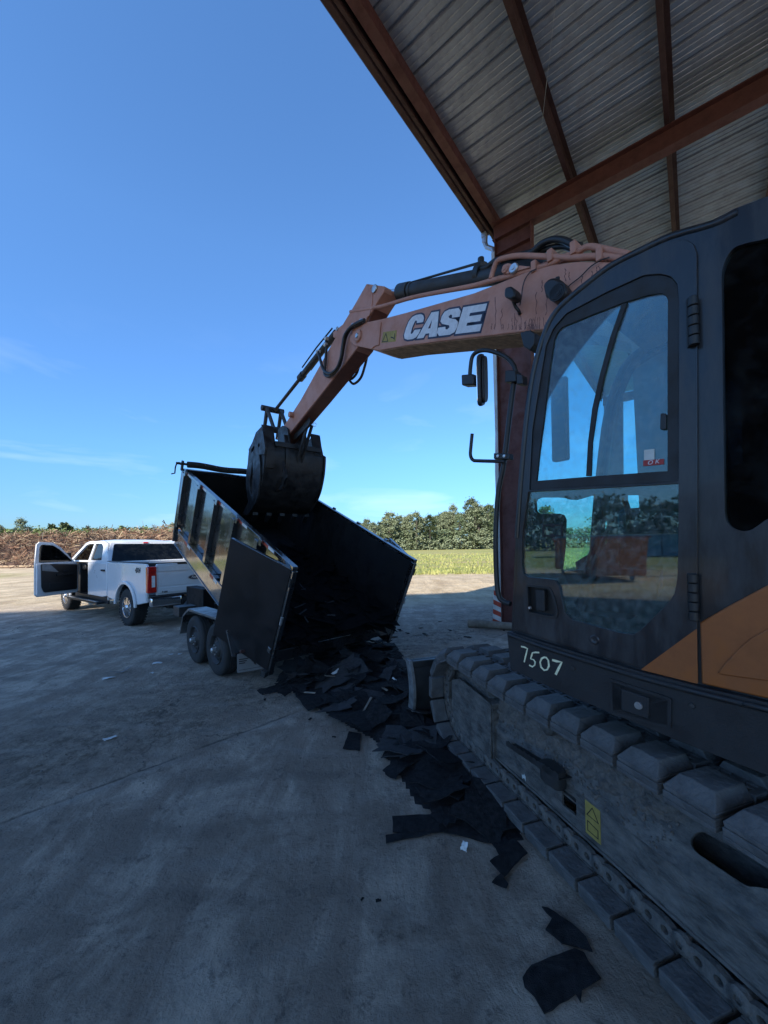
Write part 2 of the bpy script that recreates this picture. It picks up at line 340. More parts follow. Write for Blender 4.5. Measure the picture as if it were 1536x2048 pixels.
jw = math_('ADD', jd, math_('MULTIPLY', math_('SUBTRACT', noi(1.1, 8, .72), .5), 1.5))
dirtm = math_('MULTIPLY', rng(jw, -.1, .4), rng(jw, 1.0, 3.0, 1, 0))
dirtm = math_('MULTIPLY', dirtm, rng(mid, .38, .52, .2, 1))
col = mixc(math_('MULTIPLY', dirtm, .85), conc, dirtc)
jl = math_('ABSOLUTE', math_('ADD', jd, math_('MULTIPLY', math_('SUBTRACT', noi(3, 4), .5), .04)))
col = mixc(math_('MULTIPLY', rng(jl, .004, .022, .75, 0), rng(noi(1.7, 5), .4, .55)), col, (.05, .046, .042))
col = mixc(math_('MULTIPLY', rng(math_('ABSOLUTE', math_('SUBTRACT', jd, -.07)), .01, .06, .4, 0), rng(mid, .4, .6)), col, (.34, .33, .31))
sand = mixc(rng(noi(1.2, 9, .7, (1, .35, 1, 10)), .35, .68), (.40, .30, .18), (.74, .60, .40))
sand = mixc(rng(noi(14, 8, .8), .55, .75, 0, .5), sand, (.30, .22, .14))
tr = noi(1.0, 4, .5, (.16, 2.6, 1, -12), 1.5)
sand = mixc(rng(tr, .52, .60, 0, .35), sand, (.27, .22, .165))
sm = math_('ADD', Y, math_('MULTIPLY', math_('SUBTRACT', noi(.7, 8, .7), .5), 3.5))
vd = n.new('ShaderNodeTexVoronoi'); vd.feature = 'DISTANCE_TO_EDGE'; vd.inputs['Scale'].default_value = .42; vm = n.new('ShaderNodeVectorMath'); vm.operation = 'ADD'
nv = n.new('ShaderNodeTexNoise'); nv.inputs['Scale'].default_value = 1.6; nv.inputs['Detail'].default_value = 7; l.new(tcg.outputs['Object'], nv.inputs['Vector']); vs_ = n.new('ShaderNodeVectorMath'); vs_.operation = 'SCALE'; vs_.inputs['Scale'].default_value = .9; l.new(nv.outputs['Color'], vs_.inputs[0])
l.new(tcg.outputs['Object'], vm.inputs[0]); l.new(vs_.outputs[0], vm.inputs[1]); l.new(vm.outputs[0], vd.inputs['Vector'])
crk = math_('MULTIPLY', rng(vd.outputs['Distance'], .0015, .006, .8, 0), rng(noi(.8, 5), .52, .6)); col = mixc(crk, col, (.06, .052, .046))
wv = n.new('ShaderNodeTexWave'); wv.wave_type = 'RINGS'; wv.inputs['Scale'].default_value = .55; wv.inputs['Distortion'].default_value = 5; wv.inputs['Detail'].default_value = 4; wv.inputs['Detail Scale'].default_value = 1.4
wq = n.new('ShaderNodeMapping'); wq.inputs['Location'].default_value = (9, 3, 0); l.new(tcg.outputs['Object'], wq.inputs[0]); l.new(wq.outputs[0], wv.inputs['Vector'])
col = mixc(math_('MULTIPLY', rng(wv.outputs['Fac'], .72, .98, 0, .45), rng(noi(1.3, 6, .7), .44, .62)), col, (.15, .125, .105))
col = mixc(math_('MULTIPLY', rng(wv.outputs['Fac'], .0, .22, .35, 0), rng(noi(1.7, 6, .7), .46, .62)), col, (.44, .385, .33))
col = mixc(rng(noi(22, 6, .8), .66, .74, 0, .55), col, (.09, .078, .068)); col = mixc(rng(noi(31, 6, .8), .67, .74, 0, .5), col, (.52, .47, .41))
col = mixc(rng(sm, 10.2, 12.6), col, sand)
lf = math_('ADD', X, math_('MULTIPLY', math_('SUBTRACT', noi(.5, 6), .5), 4)); col = mixc(rng(lf, -13, -11, 1, 0), col, sand)
grs = mixc(rng(noi(1.6, 9, .75, (.5, 1.6, 1, 0)), .38, .66), (.15, .20, .035), (.38, .35, .11))
grs = mixc(rng(noi(.12, 4, .6, (.3, 1.8, 1, 0)), .45, .62, 0, .75), grs, (.40, .31, .14))
fm = math_('ADD', Y, math_('MULTIPLY', math_('SUBTRACT', noi(.35, 9, .75), .5), 7))
fm = math_('ADD', fm, math_('MULTIPLY', math_('SUBTRACT', noi(2.5, 6, .75), .5), 4))
fmask = math_('MULTIPLY', rng(fm, 20.5, 23.5), rng(X, -16, -11))
side = math_('MULTIPLY', rng(lf, -27, -23, 1, 0), rng(Y, 24, 30, 1, 0))
col = mixc(math_('MAXIMUM', fmask, side), col, grs)
fargr = math_('MAXIMUM', rng(Y, 47, 52), math_('MAXIMUM', rng(X, -85, -70, 1, 0), rng(Y, -40, -25, 1, 0))); col = mixc(fargr, col, grs)
col = mixc(rng(fine, .35, .7, .12, 0), col, (.08, .075, .07))
l.new(col, bs.inputs['Base Color']); bs.inputs['Roughness'].default_value = .88; bs.inputs['Specular IOR Level'].default_value = .35
bh = math_('ADD', math_('MULTIPLY', noi(55, 6, .7), .5), math_('ADD', math_('MULTIPLY', noi(9, 8, .75), 1.6), math_('MULTIPLY', noi(4, 8, .7, (1, .3, 1, 35), 1.0), 1.3)))
bp = n.new('ShaderNodeBump'); bp.inputs['Strength'].default_value = 1.0; bp.inputs['Distance'].default_value = .045; l.new(bh, bp.inputs['Height']); l.new(bp.outputs[0], bs.inputs['Normal'])
solo('ground', g, gm, 'sandy yard with a dirty concrete slab, open grass field beyond', kind='structure', smooth=0, fix=False).data.polygons.foreach_set('use_smooth', [True]*len(g.f))
# tufts of grass standing on the field edge
g = G(); rs = random.Random(5)
for i in range(9000):
    y = 22+rs.random()**1.7*45; x = -2+rs.random()*(10+y*.55) if rs.random() < .8 else rs.uniform(-8, 40)
    c = Vector((x, y, ground_z(x, y))); h = rs.uniform(.06, .2)*(1+y*.008); a = rs.random()*6.28; d = Vector((math.cos(a), math.sin(a), 0))*rs.uniform(.03, .09)
    g.add([c-d, c+d, c+Vector((rs.uniform(-.05, .05), rs.uniform(-.05, .05), h))], [(0, 1, 2)])
solo('grass', g, mk('grass_blades', (.17, .22, .05), .8, var=.3, scale=.6, col2=(.42, .40, .14)), 'low grass growing over the open field', kind='stuff', smooth=0, fix=False)
# ================================================================ OPEN SHED
SC = gnd(1008, 1252); SP = vec(39); SQ = vec(129)
shed = thing('open_shed', 'open steel shed with red oxide frame and ribbed metal roof over the excavator', 'shed', tuple(SC))
SM = Matrix.Translation(SC) @ Matrix((SP, SQ, (0, 0, 1))).transposed().to_4x4()       # local: x along the eave, y across, z up
P0, P1, Q1 = -14.2, 13.2, 12.3
def ibeam(g, a, b, dep, wd, axis_, tw=.012, tf=.016):          # a,b local ends; depth along z (rafter) or y (column)
    (x0, y0, z0), (x1, y1, z1) = a, b
    if axis_ == 'rafter':
        g.bb((x0-tw/2, y0, z0), (x0+tw/2, y1, z0+dep), SM); g.bb((x0-wd/2, y0, z0-tf), (x0+wd/2, y1, z0), SM); g.bb((x0-wd/2, y0, z0+dep), (x0+wd/2, y1, z0+dep+tf), SM)
for px in (0, -13.8, 12.8):
    for qy in (0, 11.6):
        g = G(); w0, w1 = .60, .74
        s = 1 if qy == 0 else -1
        g.add([(px-.006, qy, 0), (px+.006, qy, 0), (px+.006, qy+s*w0, 0), (px-.006, qy+s*w0, 0), (px-.006, qy, 8.24), (px+.006, qy, 8.24), (px+.006, qy+s*w1, 8.24), (px-.006, qy+s*w1, 8.24)], [(0, 1, 2, 3), (4, 5, 6, 7), (0, 1, 5, 4), (1, 2, 6, 5), (2, 3, 7, 6), (3, 0, 4, 7)], SM)
        g.bb((px-.1, qy-s*.014, 0), (px+.1, qy-s*.001, 8.24), SM)
        g.add([(px-.1, qy+s*(w0+.001), 0), (px+.1, qy+s*(w0+.001), 0), (px+.1, qy+s*(w0+.014), 0), (px-.1, qy+s*(w0+.014), 0), (px-.1, qy+s*(w1+.001), 8.23), (px+.1, qy+s*(w1+.001), 8.23), (px+.1, qy+s*(w1+.014), 8.23), (px-.1, qy+s*(w1+.014), 8.23)], [(0, 1, 2, 3), (4, 5, 6, 7), (0, 1, 5, 4), (1, 2, 6, 5), (2, 3, 7, 6), (3, 0, 4, 7)], SM)
        g.bb((px-.16, qy-s*.08, .002), (px+.16, qy+s*(w0+.1), .03), SM)
        if s == 1:
            for z in (7.9,): g.bb((px-.1, qy+.02, z), (px+.1, qy+w1-.02, z+.012), SM)
        part('column', g, red_oxide, shed)
    g = G(); ibeam(g, (px, -.06, 8.262), (px, Q1-.3, 8.262), .335, .19, 'rafter'); part('rafter', g, red_oxide, shed)
nq = 0
for i in range(1, 8):
    q = 1.5*i; g = G()       # Z purlins
    g.bb((P0, q-.004, 8.616), (P1, q+.004, 8.815), SM); g.bb((P0, q-.07, 8.616), (P1, q-.004, 8.623), SM); g.bb((P0, q+.004, 8.808), (P1, q+.07, 8.815), SM)
    g.bb((P0, q-.07, 8.623), (P1, q-.064, 8.64), SM); part('purlin', g, red_oxide2, shed)
g = G(); g.bb((P0, .03, 8.616), (P1, .038, 8.815), SM); g.bb((P0, -.10, 8.616), (P1, .03, 8.624), SM); g.bb((P0, -.10, 8.624), (P1, -.092, 8.66), SM); part('eave_strut', g, red_oxide, shed)
g = G(); g.bb((P0, -.17, 8.60), (P1, -.162, 8.80), SM); g.bb((P0, -.21, 8.592), (P1, -.162, 8.60), SM); part('fascia', g, red_oxide2, shed)
g = G(); gp = [(-.36, 8.79), (-.36, 8.64), (-.33, 8.60), (-.25, 8.60), (-.225, 8.62), (-.225, 8.79), (-.229, 8.79), (-.229, 8.625), (-.252, 8.604), (-.328, 8.604), (-.356, 8.642), (-.356, 8.79)]
GM = SM @ Matrix(((0, 0, 1, 0), (1, 0, 0, 0), (0, 1, 0, 0), (0, 0, 0, 1)))
g.prism(gp, P0, .12, GM); part('gutter', g, red_oxide2, shed)
g = G(); g.prism([(-.365, 8.80), (-.365, 8.60), (-.22, 8.585), (-.22, 8.80)], .12, .128, GM); g.bb((-.02, -.34, 8.50), (.10, -.24, 8.60), SM)
g.hexa([(-.01, -.33, 8.40), (.09, -.33, 8.40), (.09, -.24, 8.36), (-.01, -.24, 8.36)], [(-.01, -.33, 8.50), (.09, -.33, 8.50), (.09, -.24, 8.50), (-.01, -.24, 8.50)], SM)
g.tube([(.04, -.285, 8.40), (.04, -.24, 8.28), (.04, -.10, 8.16), (.04, -.075, 8.05)], .05, 8, SM); part('gutter_outlet', g, galv, shed)
g = G(); rs = random.Random(2); zs = [8.05, 7.2, 6.1, 5.0, 4.1, 3.3, 2.5, 1.6, .35]
for i in range(len(zs)-1):
    o0 = .012*math.sin(i*2.1); o1 = .012*math.sin((i+1)*2.1)
    g.hexa([(-.02, -.115+o1, zs[i+1]), (.07, -.115+o1, zs[i+1]), (.07, -.018, zs[i+1]), (-.02, -.018, zs[i+1])], [(-.02, -.115+o0, zs[i]), (.07, -.115+o0, zs[i]), (.07, -.018, zs[i]), (-.02, -.018, zs[i])], SM)
part('downspout', g, galv_trim, shed, label='battered pale metal downspout')
# striped guard at the foot of the column
g = G(); gr = G(); zt = .86
for i in range(8):
    z0 = .06+i*.1; (g if i % 2 else gr).hexa([(-.115, -.20+.02*i*.3, z0), (-.105, -.02, z0-.06), (-.095, -.02, z0-.06), (-.105, -.20+.02*i*.3, z0)], [(-.115, -.20+.02*i*.3, z0+.1), (-.105, -.02, z0+.04), (-.095, -.02, z0+.04), (-.105, -.20+.02*i*.3, z0+.1)], SM)
part('warning_stripe', gr, tape_red, shed, label='red stripes of the column guard'); part('warning_stripe', g, tape_white, shed, label='white stripes of the column guard')
# roof panels, .915 m wide, ribs across
g = G(); pr = []
for i in range(3):
    o = i*.305; pr += [(o, .0), (o+.014, .040), (o+.048, .040), (o+.063, 0), (o+.115, 0), (o+.121, .009), (o+.145, .009), (o+.151, 0), (o+.21, 0), (o+.216, .009), (o+.240, .009), (o+.246, 0)]
pr.append((.93, .001))
qs = [-.33+.63*i for i in range(21)]
g.strip([[Vector((x, q, z)) for q in qs] for x, z in pr]); pm = mesh('roof_panel', g, galv, None, 30, True)
i = 0
while P0+i*.915 < P1-.5:
    o = inst('roof_panel', pm, SM @ Matrix.Translation((P0+i*.915, 0, 8.818+.0015*(i % 2))), shed); i += 1
# log and thin wire by the shed
c = gnd(978, 1258); g = G(); ax = Vector((.72, -.35, 0)).normalized()
pts = [c-ax*.42+Vector((0, 0, .085)), c-ax*.2+Vector((0, 0, .095)), c+ax*.05+Vector((0, 0, .09)), c+ax*.5+Vector((0, 0, .09))]
g.tube(curve(pts, 4), .088, 12, r1=.075); solo('log', g, wood_mat, 'short weathered grey log lying at the foot of the striped red column', 'log', smooth=50)
g = G(); a0 = SM @ Vector((-.2, .85, 8.6)); a1 = SM @ Vector((-4.3, 2.6, 8.79)); g.tube([a0, a0.lerp(a1, .5)-Vector((0, 0, .08)), a1], .004, 5); part('hanging_wire', g, bare, shed)
# added unseen blocker: a high open canopy shaped to throw shade across the yard
WB0 = Vector((-26.0, -19.6, 0)); WB1 = Vector((-10.0, -16.0, 0)); wd_ = (WB1-WB0).normalized(); wn = Vector((wd_.y, -wd_.x, 0))
ws = thing('added_shade_canopy', 'tall open-sided canopy added out of view to shade the yard, behind and left of the viewpoint', 'canopy', tuple((WB0+WB1)/2+wn*5))
WM = Matrix.Translation(WB0) @ Matrix((wd_, wn, (0, 0, 1))).transposed().to_4x4(); ln = (WB1-WB0).length+9
g = G(); g.bb((-1, 0, 24.0), (ln, 16.5, 24.15), WM); part('roof', g, canopy_white, ws)
for xx in (.2, ln-.5):
    for yy in (1, 16): g = G(); g.bb((xx-.12, yy-.12, 0), (xx+.12, yy+.12, 23.99), WM); part('column', g, galv_trim, ws)
# ================================================================ TREES
def leaves(g, c, rad, n_, s, rs, flat=.7):
    for i in range(n_):
        d = Vector((rs.gauss(0, 1), rs.gauss(0, 1), rs.gauss(0, 1)*flat)).normalized()*rad*(.25+1.0*abs(rs.gauss(0, .55)))
        p = c+d; a = Vector((rs.gauss(0, 1), rs.gauss(0, 1), rs.gauss(0, .7))).normalized(); b = a.orthogonal().normalized()*s*rs.uniform(.5, 1.1); a = a*s*rs.uniform(.6, 1.3)
        g.add([p-a-b*.4, p+b-a*.2, p+a+b*.3, p-b+a*.1], [(0, 1, 2, 3)])
def tree_mesh(seed, h, kind):
    rs = random.Random(seed); t = G(); c = G(); lean = Vector((rs.uniform(-.4, .4), rs.uniform(-.4, .4), 0))
    tr = [Vector((0, 0, -.1)), lean*.3+Vector((0, 0, h*.4)), lean*.7+Vector((0, 0, h*.75)), lean+Vector((0, 0, h*.97))]
    t.tube(curve(tr, 3), h*.016, 6, r1=h*.004)
    if kind == 'pine': nb, z0, rw, s, nl = 30, .40, .17, .20, 120
    elif kind == 'dense': nb, z0, rw, s, nl = 40, .10, .27, .21, 130
    elif kind == 'young': nb, z0, rw, s, nl = 26, .05, .26, .10, 80
    else: nb, z0, rw, s, nl = 36, .15, .24, .21, 120
    for i in range(nb):
        f = z0+(1-z0)*(i+rs.random()*.8)/nb; env = math.sin(min(1, (1.02-f)/(1-z0)*1.25+.12)*math.pi*.5)
        if kind == 'young': env = (1.03-f)/(1-z0)
        a = rs.random()*6.28; r_ = h*rw*env*rs.uniform(.35, 1.0); b0 = lean*f+Vector((0, 0, h*f*.96)); p = b0+Vector((math.cos(a)*r_, math.sin(a)*r_, rs.uniform(-.02, .05)*h))
        t.tube([b0-Vector((0, 0, h*.02)), p], h*.004, 4, caps=False, r1=.01)
        leaves(c, p, h*rs.uniform(.05, .085)*(1.15 if kind == 'dense' else .9), nl, s, rs)
    return t, c
protos = {}
def tree(x, y, key, sc, rz, label, group, name='tree', cat='tree'):
    seed, h, kind, mat = TV[key]
    if key not in protos:
        t, c = tree_mesh(seed, h, kind); protos[key] = (mesh('trunk', t, bark, None, 60, False), mesh('crown', c, mat, None, 0, False))
    r = bpy.data.objects.new(name, None); scn.collection.objects.link(r); r.location = (x, y, 0); r.rotation_euler = (0, 0, rz); r.scale = (sc*(.85+.4*((x*7.3) % 1)), sc*(.85+.4*((y*5.1) % 1)), sc)
    r['label'] = label; r['category'] = cat; r['group'] = group
    for nm, me in zip(('trunk', 'crown'), protos[key]):
        o = bpy.data.objects.new(nm, me); scn.collection.objects.link(o); o.parent = r
    return r
TV = {0: (1, 15.5, 'pine', leaf_pine), 1: (2, 13, 'dense', leaf_dark), 2: (3, 12.5, 'round', leaf_pine), 3: (4, 14, 'dense', leaf_pine), 4: (5, 11, 'round', leaf_bright), 5: (6, 14.5, 'pine', leaf_dark),
      6: (7, 5.5, 'young', leaf_bright), 7: (8, 6.2, 'young', leaf_pine), 8: (9, 5.8, 'round', leaf_dark)}
TK = {0: 'tall airy pine', 1: 'dense dark evergreen', 2: 'rounded grey green tree', 3: 'broad leafy tree', 4: 'pale spring green tree', 5: 'thin dark pine', 6: 'bright green young tree', 7: 'young pine', 8: 'dark young tree'}
_o = 'one two three four five six seven eight nine ten eleven twelve thirteen fourteen fifteen sixteen seventeen eighteen nineteen'.split()
NUM = _o+[t+('' if u == '' else '-'+u) for t in ('twenty', 'thirty', 'forty') for u in ['']+_o[:9]]
rs = random.Random(21)
hp_ = {700: 11.0, 740: 11.6, 790: 12.6, 840: 13.6, 880: 14.2, 935: 16.2, 960: 15.0, 990: 14.0}
def hx(px):
    ks = sorted(hp_)
    if px <= ks[0]: return 10.5
    for a, b in zip(ks, ks[1:]):
        if px <= b: return hp_[a]+(hp_[b]-hp_[a])*(px-a)/(b-a)
    return 14.0
for i in range(34):                              # the tree line beyond the field
    px = 640+i*13.5+rs.uniform(-5, 5); y = 124+rs.uniform(-5, 8); x = (px-768)/765*y
    key = rs.choice([0, 1, 2, 3, 5, 0, 3, 4] if px < 860 else [0, 1, 3, 5, 1, 2]); h = hx(px)*rs.uniform(.66, 1.04)
    if 928 < px < 942: key, h = 0, 16.6
    tree(x, y, key, h/TV[key][1], rs.random()*6, TK[key]+', front tree '+NUM[i]+' from the left in the far tree line', 'trees of the tree line beyond the field', 'pine_tree' if key in (0, 5) else 'tree')
for i in range(16):                              # second rank, staggered
    px = 650+i*28+rs.uniform(-8, 8); y = 140+rs.uniform(0, 8); x = (px-768)/765*y; key = rs.choice([1, 3, 2, 0]); tree(x, y, key, hx(px)*.9/TV[key][1], rs.random()*6, TK[key]+', rear tree '+NUM[i]+' from the left in the far tree line', 'trees of the tree line beyond the field')
def wood_band(x0, x1, y0, y1, hfun, n_, s, mat, label, seed, name='undergrowth'):
    g = G(); rs = random.Random(seed)
    for i in range(n_):
        x = rs.uniform(x0, x1); y = rs.uniform(y0, y1); h = hfun(x, y); leaves(g, Vector((x, y, h*rs.random()**.8)), .9*s/.3, 9, s, rs)
    solo(name, g, mat, label, kind='stuff', smooth=0, fix=False)
wood_band(-45, 75, 121, 131, lambda x, y: 6+2.5*noise.noise(Vector((x*.12, 0, 0))), 2600, .34, leaf_dark, 'dark undergrowth closing the foot of the tree line', 3)
wood_band(-30, 60, 119, 122, lambda x, y: 3.2+2*noise.noise(Vector((x*.2, 7, 0))), 500, .3, leaf_pine, 'grey green shrubs at the foot of the tree line', 8)
wood_band(72, 300, 118, 136, lambda x, y: 10+3*noise.noise(Vector((x*.08, 0, 0))), 3000, .42, leaf_dark, 'tree line running on to the right behind the shed', 23, 'far_woods')
# left: young trees behind the brush pile
for i in range(40):
    px = -60+i*11.5+rs.uniform(-5, 5); y = rs.uniform(66, 82); x = (px-768)/765*y
    key = rs.choice([6, 7, 6, 7, 8]); top = 1049+max(0, px-200)*.10
    h = (1099-top)/765*y+1.75; h *= rs.uniform(.8, 1.02)
    tree(x, y, key, h/TV[key][1], rs.random()*6, TK[key]+', tree '+NUM[i]+' from the left behind the brush pile', 'young trees behind the brush pile')
y = 96; tree((44-768)/765*y, y, 0, 9.6/15.5, 1.0, 'lone taller pine rising above the young trees at the left', 'single pines above the thicket', 'pine_tree')
tree((348-768)/765*y, y, 0, 7.9/15.5, 2.0, 'small dark pine just left of the tipped trailer bed', 'single pines above the thicket', 'pine_tree')
tree((-2-768)/765*y, y, 5, 8.4/14.5, 4.0, 'dark pine at the left edge above the young trees', 'single pines above the thicket', 'pine_tree')
wood_band(-95, -32, 60, 74, lambda x, y: 4.9+.7*noise.noise(Vector((x*.15, 0, 0))), 2600, .17, leaf_bright, 'thicket of young green growth behind the brush pile', 4, 'thicket')
wood_band(-110, -35, 84, 92, lambda x, y: 6.2+.7*noise.noise(Vector((x*.2, 0, 0))), 1500, .3, leaf_dark, 'far dark woods behind the thicket', 14, 'far_woods')
wood_band(-34, -8, 92, 100, lambda x, y: 6.0, 900, .34, leaf_dark, 'far dark woods behind the trailer', 15, 'far_woods')
wood_band(-96, -88, -75, 60, lambda x, y: 11+3*noise.noise(Vector((0, y*.1, 0))), 1900, .5, leaf_dark, 'woods along the far left side of the yard', 6, 'far_woods')
# ================================================================ BRUSH PILE
g = G(); mi = []; rs = random.Random(9)
def pile_h(x, y):
    v = 1-((y-43.5)/6.2)**2; e = min(1, max(0, (x+84)/8))*min(1, max(0, (-14-x)/5))
    return max(0, v)**.6*e*(3.75+1.5*noise.noise(Vector((x*.22, y*.1, 0)))+.7*noise.noise(Vector((x*1.1, y*.4, 5))))
m_ = G(); gx = [-84+i*.8 for i in range(89)]; gy = [37+i*.7 for i in range(19)]
m_.strip([[Vector((x, y, pile_h(x, y)*.86-.05)) for y in gy] for x in gx])
pile = thing('brush_pile', 'long heap of cleared brush and roots at the far side of the yard', 'brush pile', (-45, 43, 0))
part('pile_core', m_, twig3, pile, smooth=60, kind='stuff', fix=False)
mats_i = {0: G(), 1: G(), 2: G()}
for i in range(15000):
    x = rs.uniform(-82, -15); y = 37.3+6.5*rs.random()**1.2; h = pile_h(x, y)
    if h < .05: continue
    c = Vector((x, y, h*rs.uniform(.72, 1.04)+.02)); ln_ = rs.uniform(.2, .8)*(2.0 if rs.random() < .08 else 1); a = rs.random()*6.28; el = rs.gauss(0, .45)
    d = Vector((math.cos(a)*math.cos(el), math.sin(a)*math.cos(el), math.sin(el)))*ln_; k_ = Vector((rs.gauss(0, .12), rs.gauss(0, .12), rs.gauss(0, .12)))
    pt = [c-d, c+k_, c+d]
    if min(p.z for p in pt) < .02: pt = [p+Vector((0, 0, .02-min(p.z for p in pt))) for p in pt]
    mats_i[rs.choice([0, 0, 0, 1, 1, 2])].tube(pt, rs.uniform(.015, .055), 3, caps=False, r1=.01)
for i, m in ((0, twig), (1, twig2), (2, twig3)): part('branches', mats_i[i], m, pile, smooth=0, kind='stuff', fix=False)
def flog(px, py, Y, az_, ln_, r_, lab, el=0):
    d = ray(px, py); p = O3+d*(Y/d.y); a = vec(az_)*math.cos(R(el))+Vector((0, 0, math.sin(R(el)))); p.z = max(p.z, r_+.01+abs(math.sin(R(el)))*ln_/2)
    g = G(); g.tube([p-a*ln_/2, p+Vector((0, 0, .02)), p+a*ln_/2], r_, 9, r1=r_*.8); solo('log', g, twig2, lab, 'log', smooth=50)
flog(222, 1067, 42, 60, 1.5, .07, 'pale stripped log sticking out near the top of the brush pile', 18)
flog(30, 1136, 37.2, 88, 7.5, .13, 'long pale log lying on the sand along the foot of the brush pile')
flog(160, 1072, 41, 120, 2.2, .08, 'thin branch stub pointing up out of the brush pile', 25)
# ================================================================ seen mirrored in the cab glass: roll-off container and blue containers
c = Vector((-18.5, -3.4, 0)); g = G(); dm = Matrix.Translation(c) @ Matrix.Rotation(R(82), 4, 'Z')
dump = thing('roll_off_container', 'orange open-top roll-off container with a diagonal red stripe, far left of the view', 'container', tuple(c), R(82))
g.hexa([(-1.0, -2.6, .25), (1.0, -2.6, .25), (1.0, 2.6, .25), (-1.0, 2.6, .25)], [(-1.05, -2.8, 1.9), (1.05, -2.8, 1.9), (1.05, 2.8, 1.9), (-1.05, 2.8, 1.9)], dm); part('body', g, mk('orange_container_paint', (.75, .24, .07), .5, dirt=(.3, .1, .05)), dump)
g = G(); [g.bb((x, y-.05, .3), (x+.06*(1 if x > 0 else -1), y+.05, 1.88), dm) for x in (-1.07, 1.07) for y in (-2.4, -1.6, -.8, 0, .8, 1.6, 2.4)]; part('rib', g, tape_red, dump)
g = G(); g.bb((-1.12, -2.86, 1.901), (1.12, 2.86, 1.99), dm); part('rim', g, tape_red, dump)
for s in (-.8, .8): g = G(); g.cyl((s, -2, .14), (s+.1, -2, .14), .13, 14, dm); g.cyl((s, 2, .14), (s+.1, 2, .14), .13, 14, dm); part('roller', g, black_steel, dump)
bl = mk('blue_container_paint', (.12, .30, .50), .5)
for i in range(7):
    y = -24.0+i*2.6; g = G(); rows = []
    for z in (.1, 2.5): rows.append([Vector((-46+(.05 if j % 2 else 0), y-1.2+j*.2, z)) for j in range(13)])
    t = thing('shipping_container', 'blue corrugated shipping container, '+'first second third fourth fifth sixth seventh'.split()[i]+' from the near end of the row beside the woods', 'container', (-48, y, 0), 0, 'row of blue containers')
    g.strip(rows); g.bb((-50, y-1.2, .1), (-46.02, y+1.2, 2.5)); part('body', g, bl, t)
    g = G(); g.bb((-50.03, y-1.22, 2.51), (-45.9, y+1.22, 2.58)); part('top_rail', g, white_paint, t)
# ================================================================ EXCAVATOR
TA = -17.8; tu, tn = vec(TA), vec(TA+90); TP = Vector((.77, 2.32, 0)); TP = tn*TP.dot(tn)
TF = Frame(TP, TA); HP0 = gnd(1028, 1336, 1.08); HF = Frame(HP0, -38)
ex = thing('excavator', 'black and orange tracked excavator under the shed roof, emptying the trailer with its raised bucket', 'excavator', tuple(TF.w(1.3, 0, 1.25)), R(17.8))
# ---- tracks
RC, S0, S1 = .35, -.22, 2.83                     # chain radius, sprocket and idler centres
LS = S1-S0; LOOP = 2*LS+2*math.pi*RC; NS = 42; PITCH = LOOP/NS; ZC = .44
def tpath(d):                                    # -> s, z, tangent angle (x forward); starts at bottom rear, runs forward
    d %= LOOP
    if d < LS: return S0+d, ZC-RC, 0.
    d -= LS
    if d < math.pi*RC: a = d/RC; return S1+RC*math.sin(a), ZC-RC*math.cos(a), a
    d -= math.pi*RC
    if d < LS: sag = -.018*math.sin(math.pi*d/LS*2)**2; return S1-d, ZC+RC+sag, math.pi
    a = (d-LS)/RC; return S0-RC*math.sin(a), ZC+RC*math.cos(a), math.pi+a
def shoe_geo():                                  # local x along, y outward, z across (0 = outer edge)
    g = G(); W = .50; h = .089
    g.bb((-h, 0, 0), (h, .026, W)); g.bb((-h, -.018, 0), (h, -.0005, .118)); g.bb((-h+.01, -.008, W-.1), (h-.01, -.0005, W))
    for z0, z1, zo in ((.004, .205, 1), (.295, W-.004, -1)):
        lo = [(-.086, .0265, z0), (.086, .0265, z0), (.086, .0265, z1), (-.086, .0265, z1)]
        a, b = (z0+.05, z1) if zo == 1 else (z0, z1-.05)
        t = [(-.090, .045, z0), (.090, .045, z0), (.090, .045, z1), (-.090, .045, z1)]
        g.hexa(lo, t); g.hexa([(x*.97, .0452, z) for x, y, z in t], [(-.060, .092, a), (.060, .092, a), (.060, .092, b), (-.060, .092, b)])
    for x0, x1 in ((-.09, -.062), (-.022, .022), (.062, .09)): g.bb((x0, .0265, .209), (x1, .064, .291))
    for z0, z1 in ((.209, .222), (.244, .256), (.278, .291)):
        for x0, x1 in ((-.062, -.022), (.022, .062)): g.bb((x0, .0265, z0), (x1, .064, z1))
    return g
shoe_me = mesh('track_shoe', shoe_geo(), rubber, None, 30)
g = G()                                          # link: side bars with bushing eyes, holes and bolts
for z0 in (.135, .315):
    c0 = [(.096*math.cos(a), .042*math.sin(a)) for a in [2*math.pi*i/18 for i in range(18)]]
    g.prism([(x, y-.050) for x, y in c0], z0, z0+.028, holes=[[(xc+.017*math.cos(a), -.050+.017*math.sin(a)) for a in [2*math.pi*i/10 for i in range(10)]] for xc in (-.035, .035)])
    g.bb((-.088, -.018, z0-.012), (.088, -.0006, z0+.045))
for xc in (-.098,): g.lathe([(.014, -.004), (.014, -.010), (.030, -.010), (.040, -.002), (.040, .02)], (xc, -.052, .137), (0, 0, 1), 16)
g.cyl((-.098, -.052, .138), (-.098, -.052, .34), .022, 12)
link_me = mesh('track_link', g, steel_dirty, None, 40)
def track(b0, name):
    for i in range(NS):
        s, z, a = tpath(i*PITCH+.06); rs_ = random.Random(i+int(b0*10))
        fx = tu*math.cos(a)+Vector((0, 0, 1))*math.sin(a); fy = tu*math.sin(a)-Vector((0, 0, 1))*math.cos(a)   # outward
        M = Matrix.Translation(TF.w(s, z, b0)) @ Matrix((fx, fy, tn)).transposed().to_4x4() @ Matrix.Rotation(R(rs_.uniform(-.8, .8)), 4, 'Z')
        inst('track_shoe', shoe_me, M, ex, bev=.0035)
        if b0 < 1: inst('track_link', link_me, M, ex)
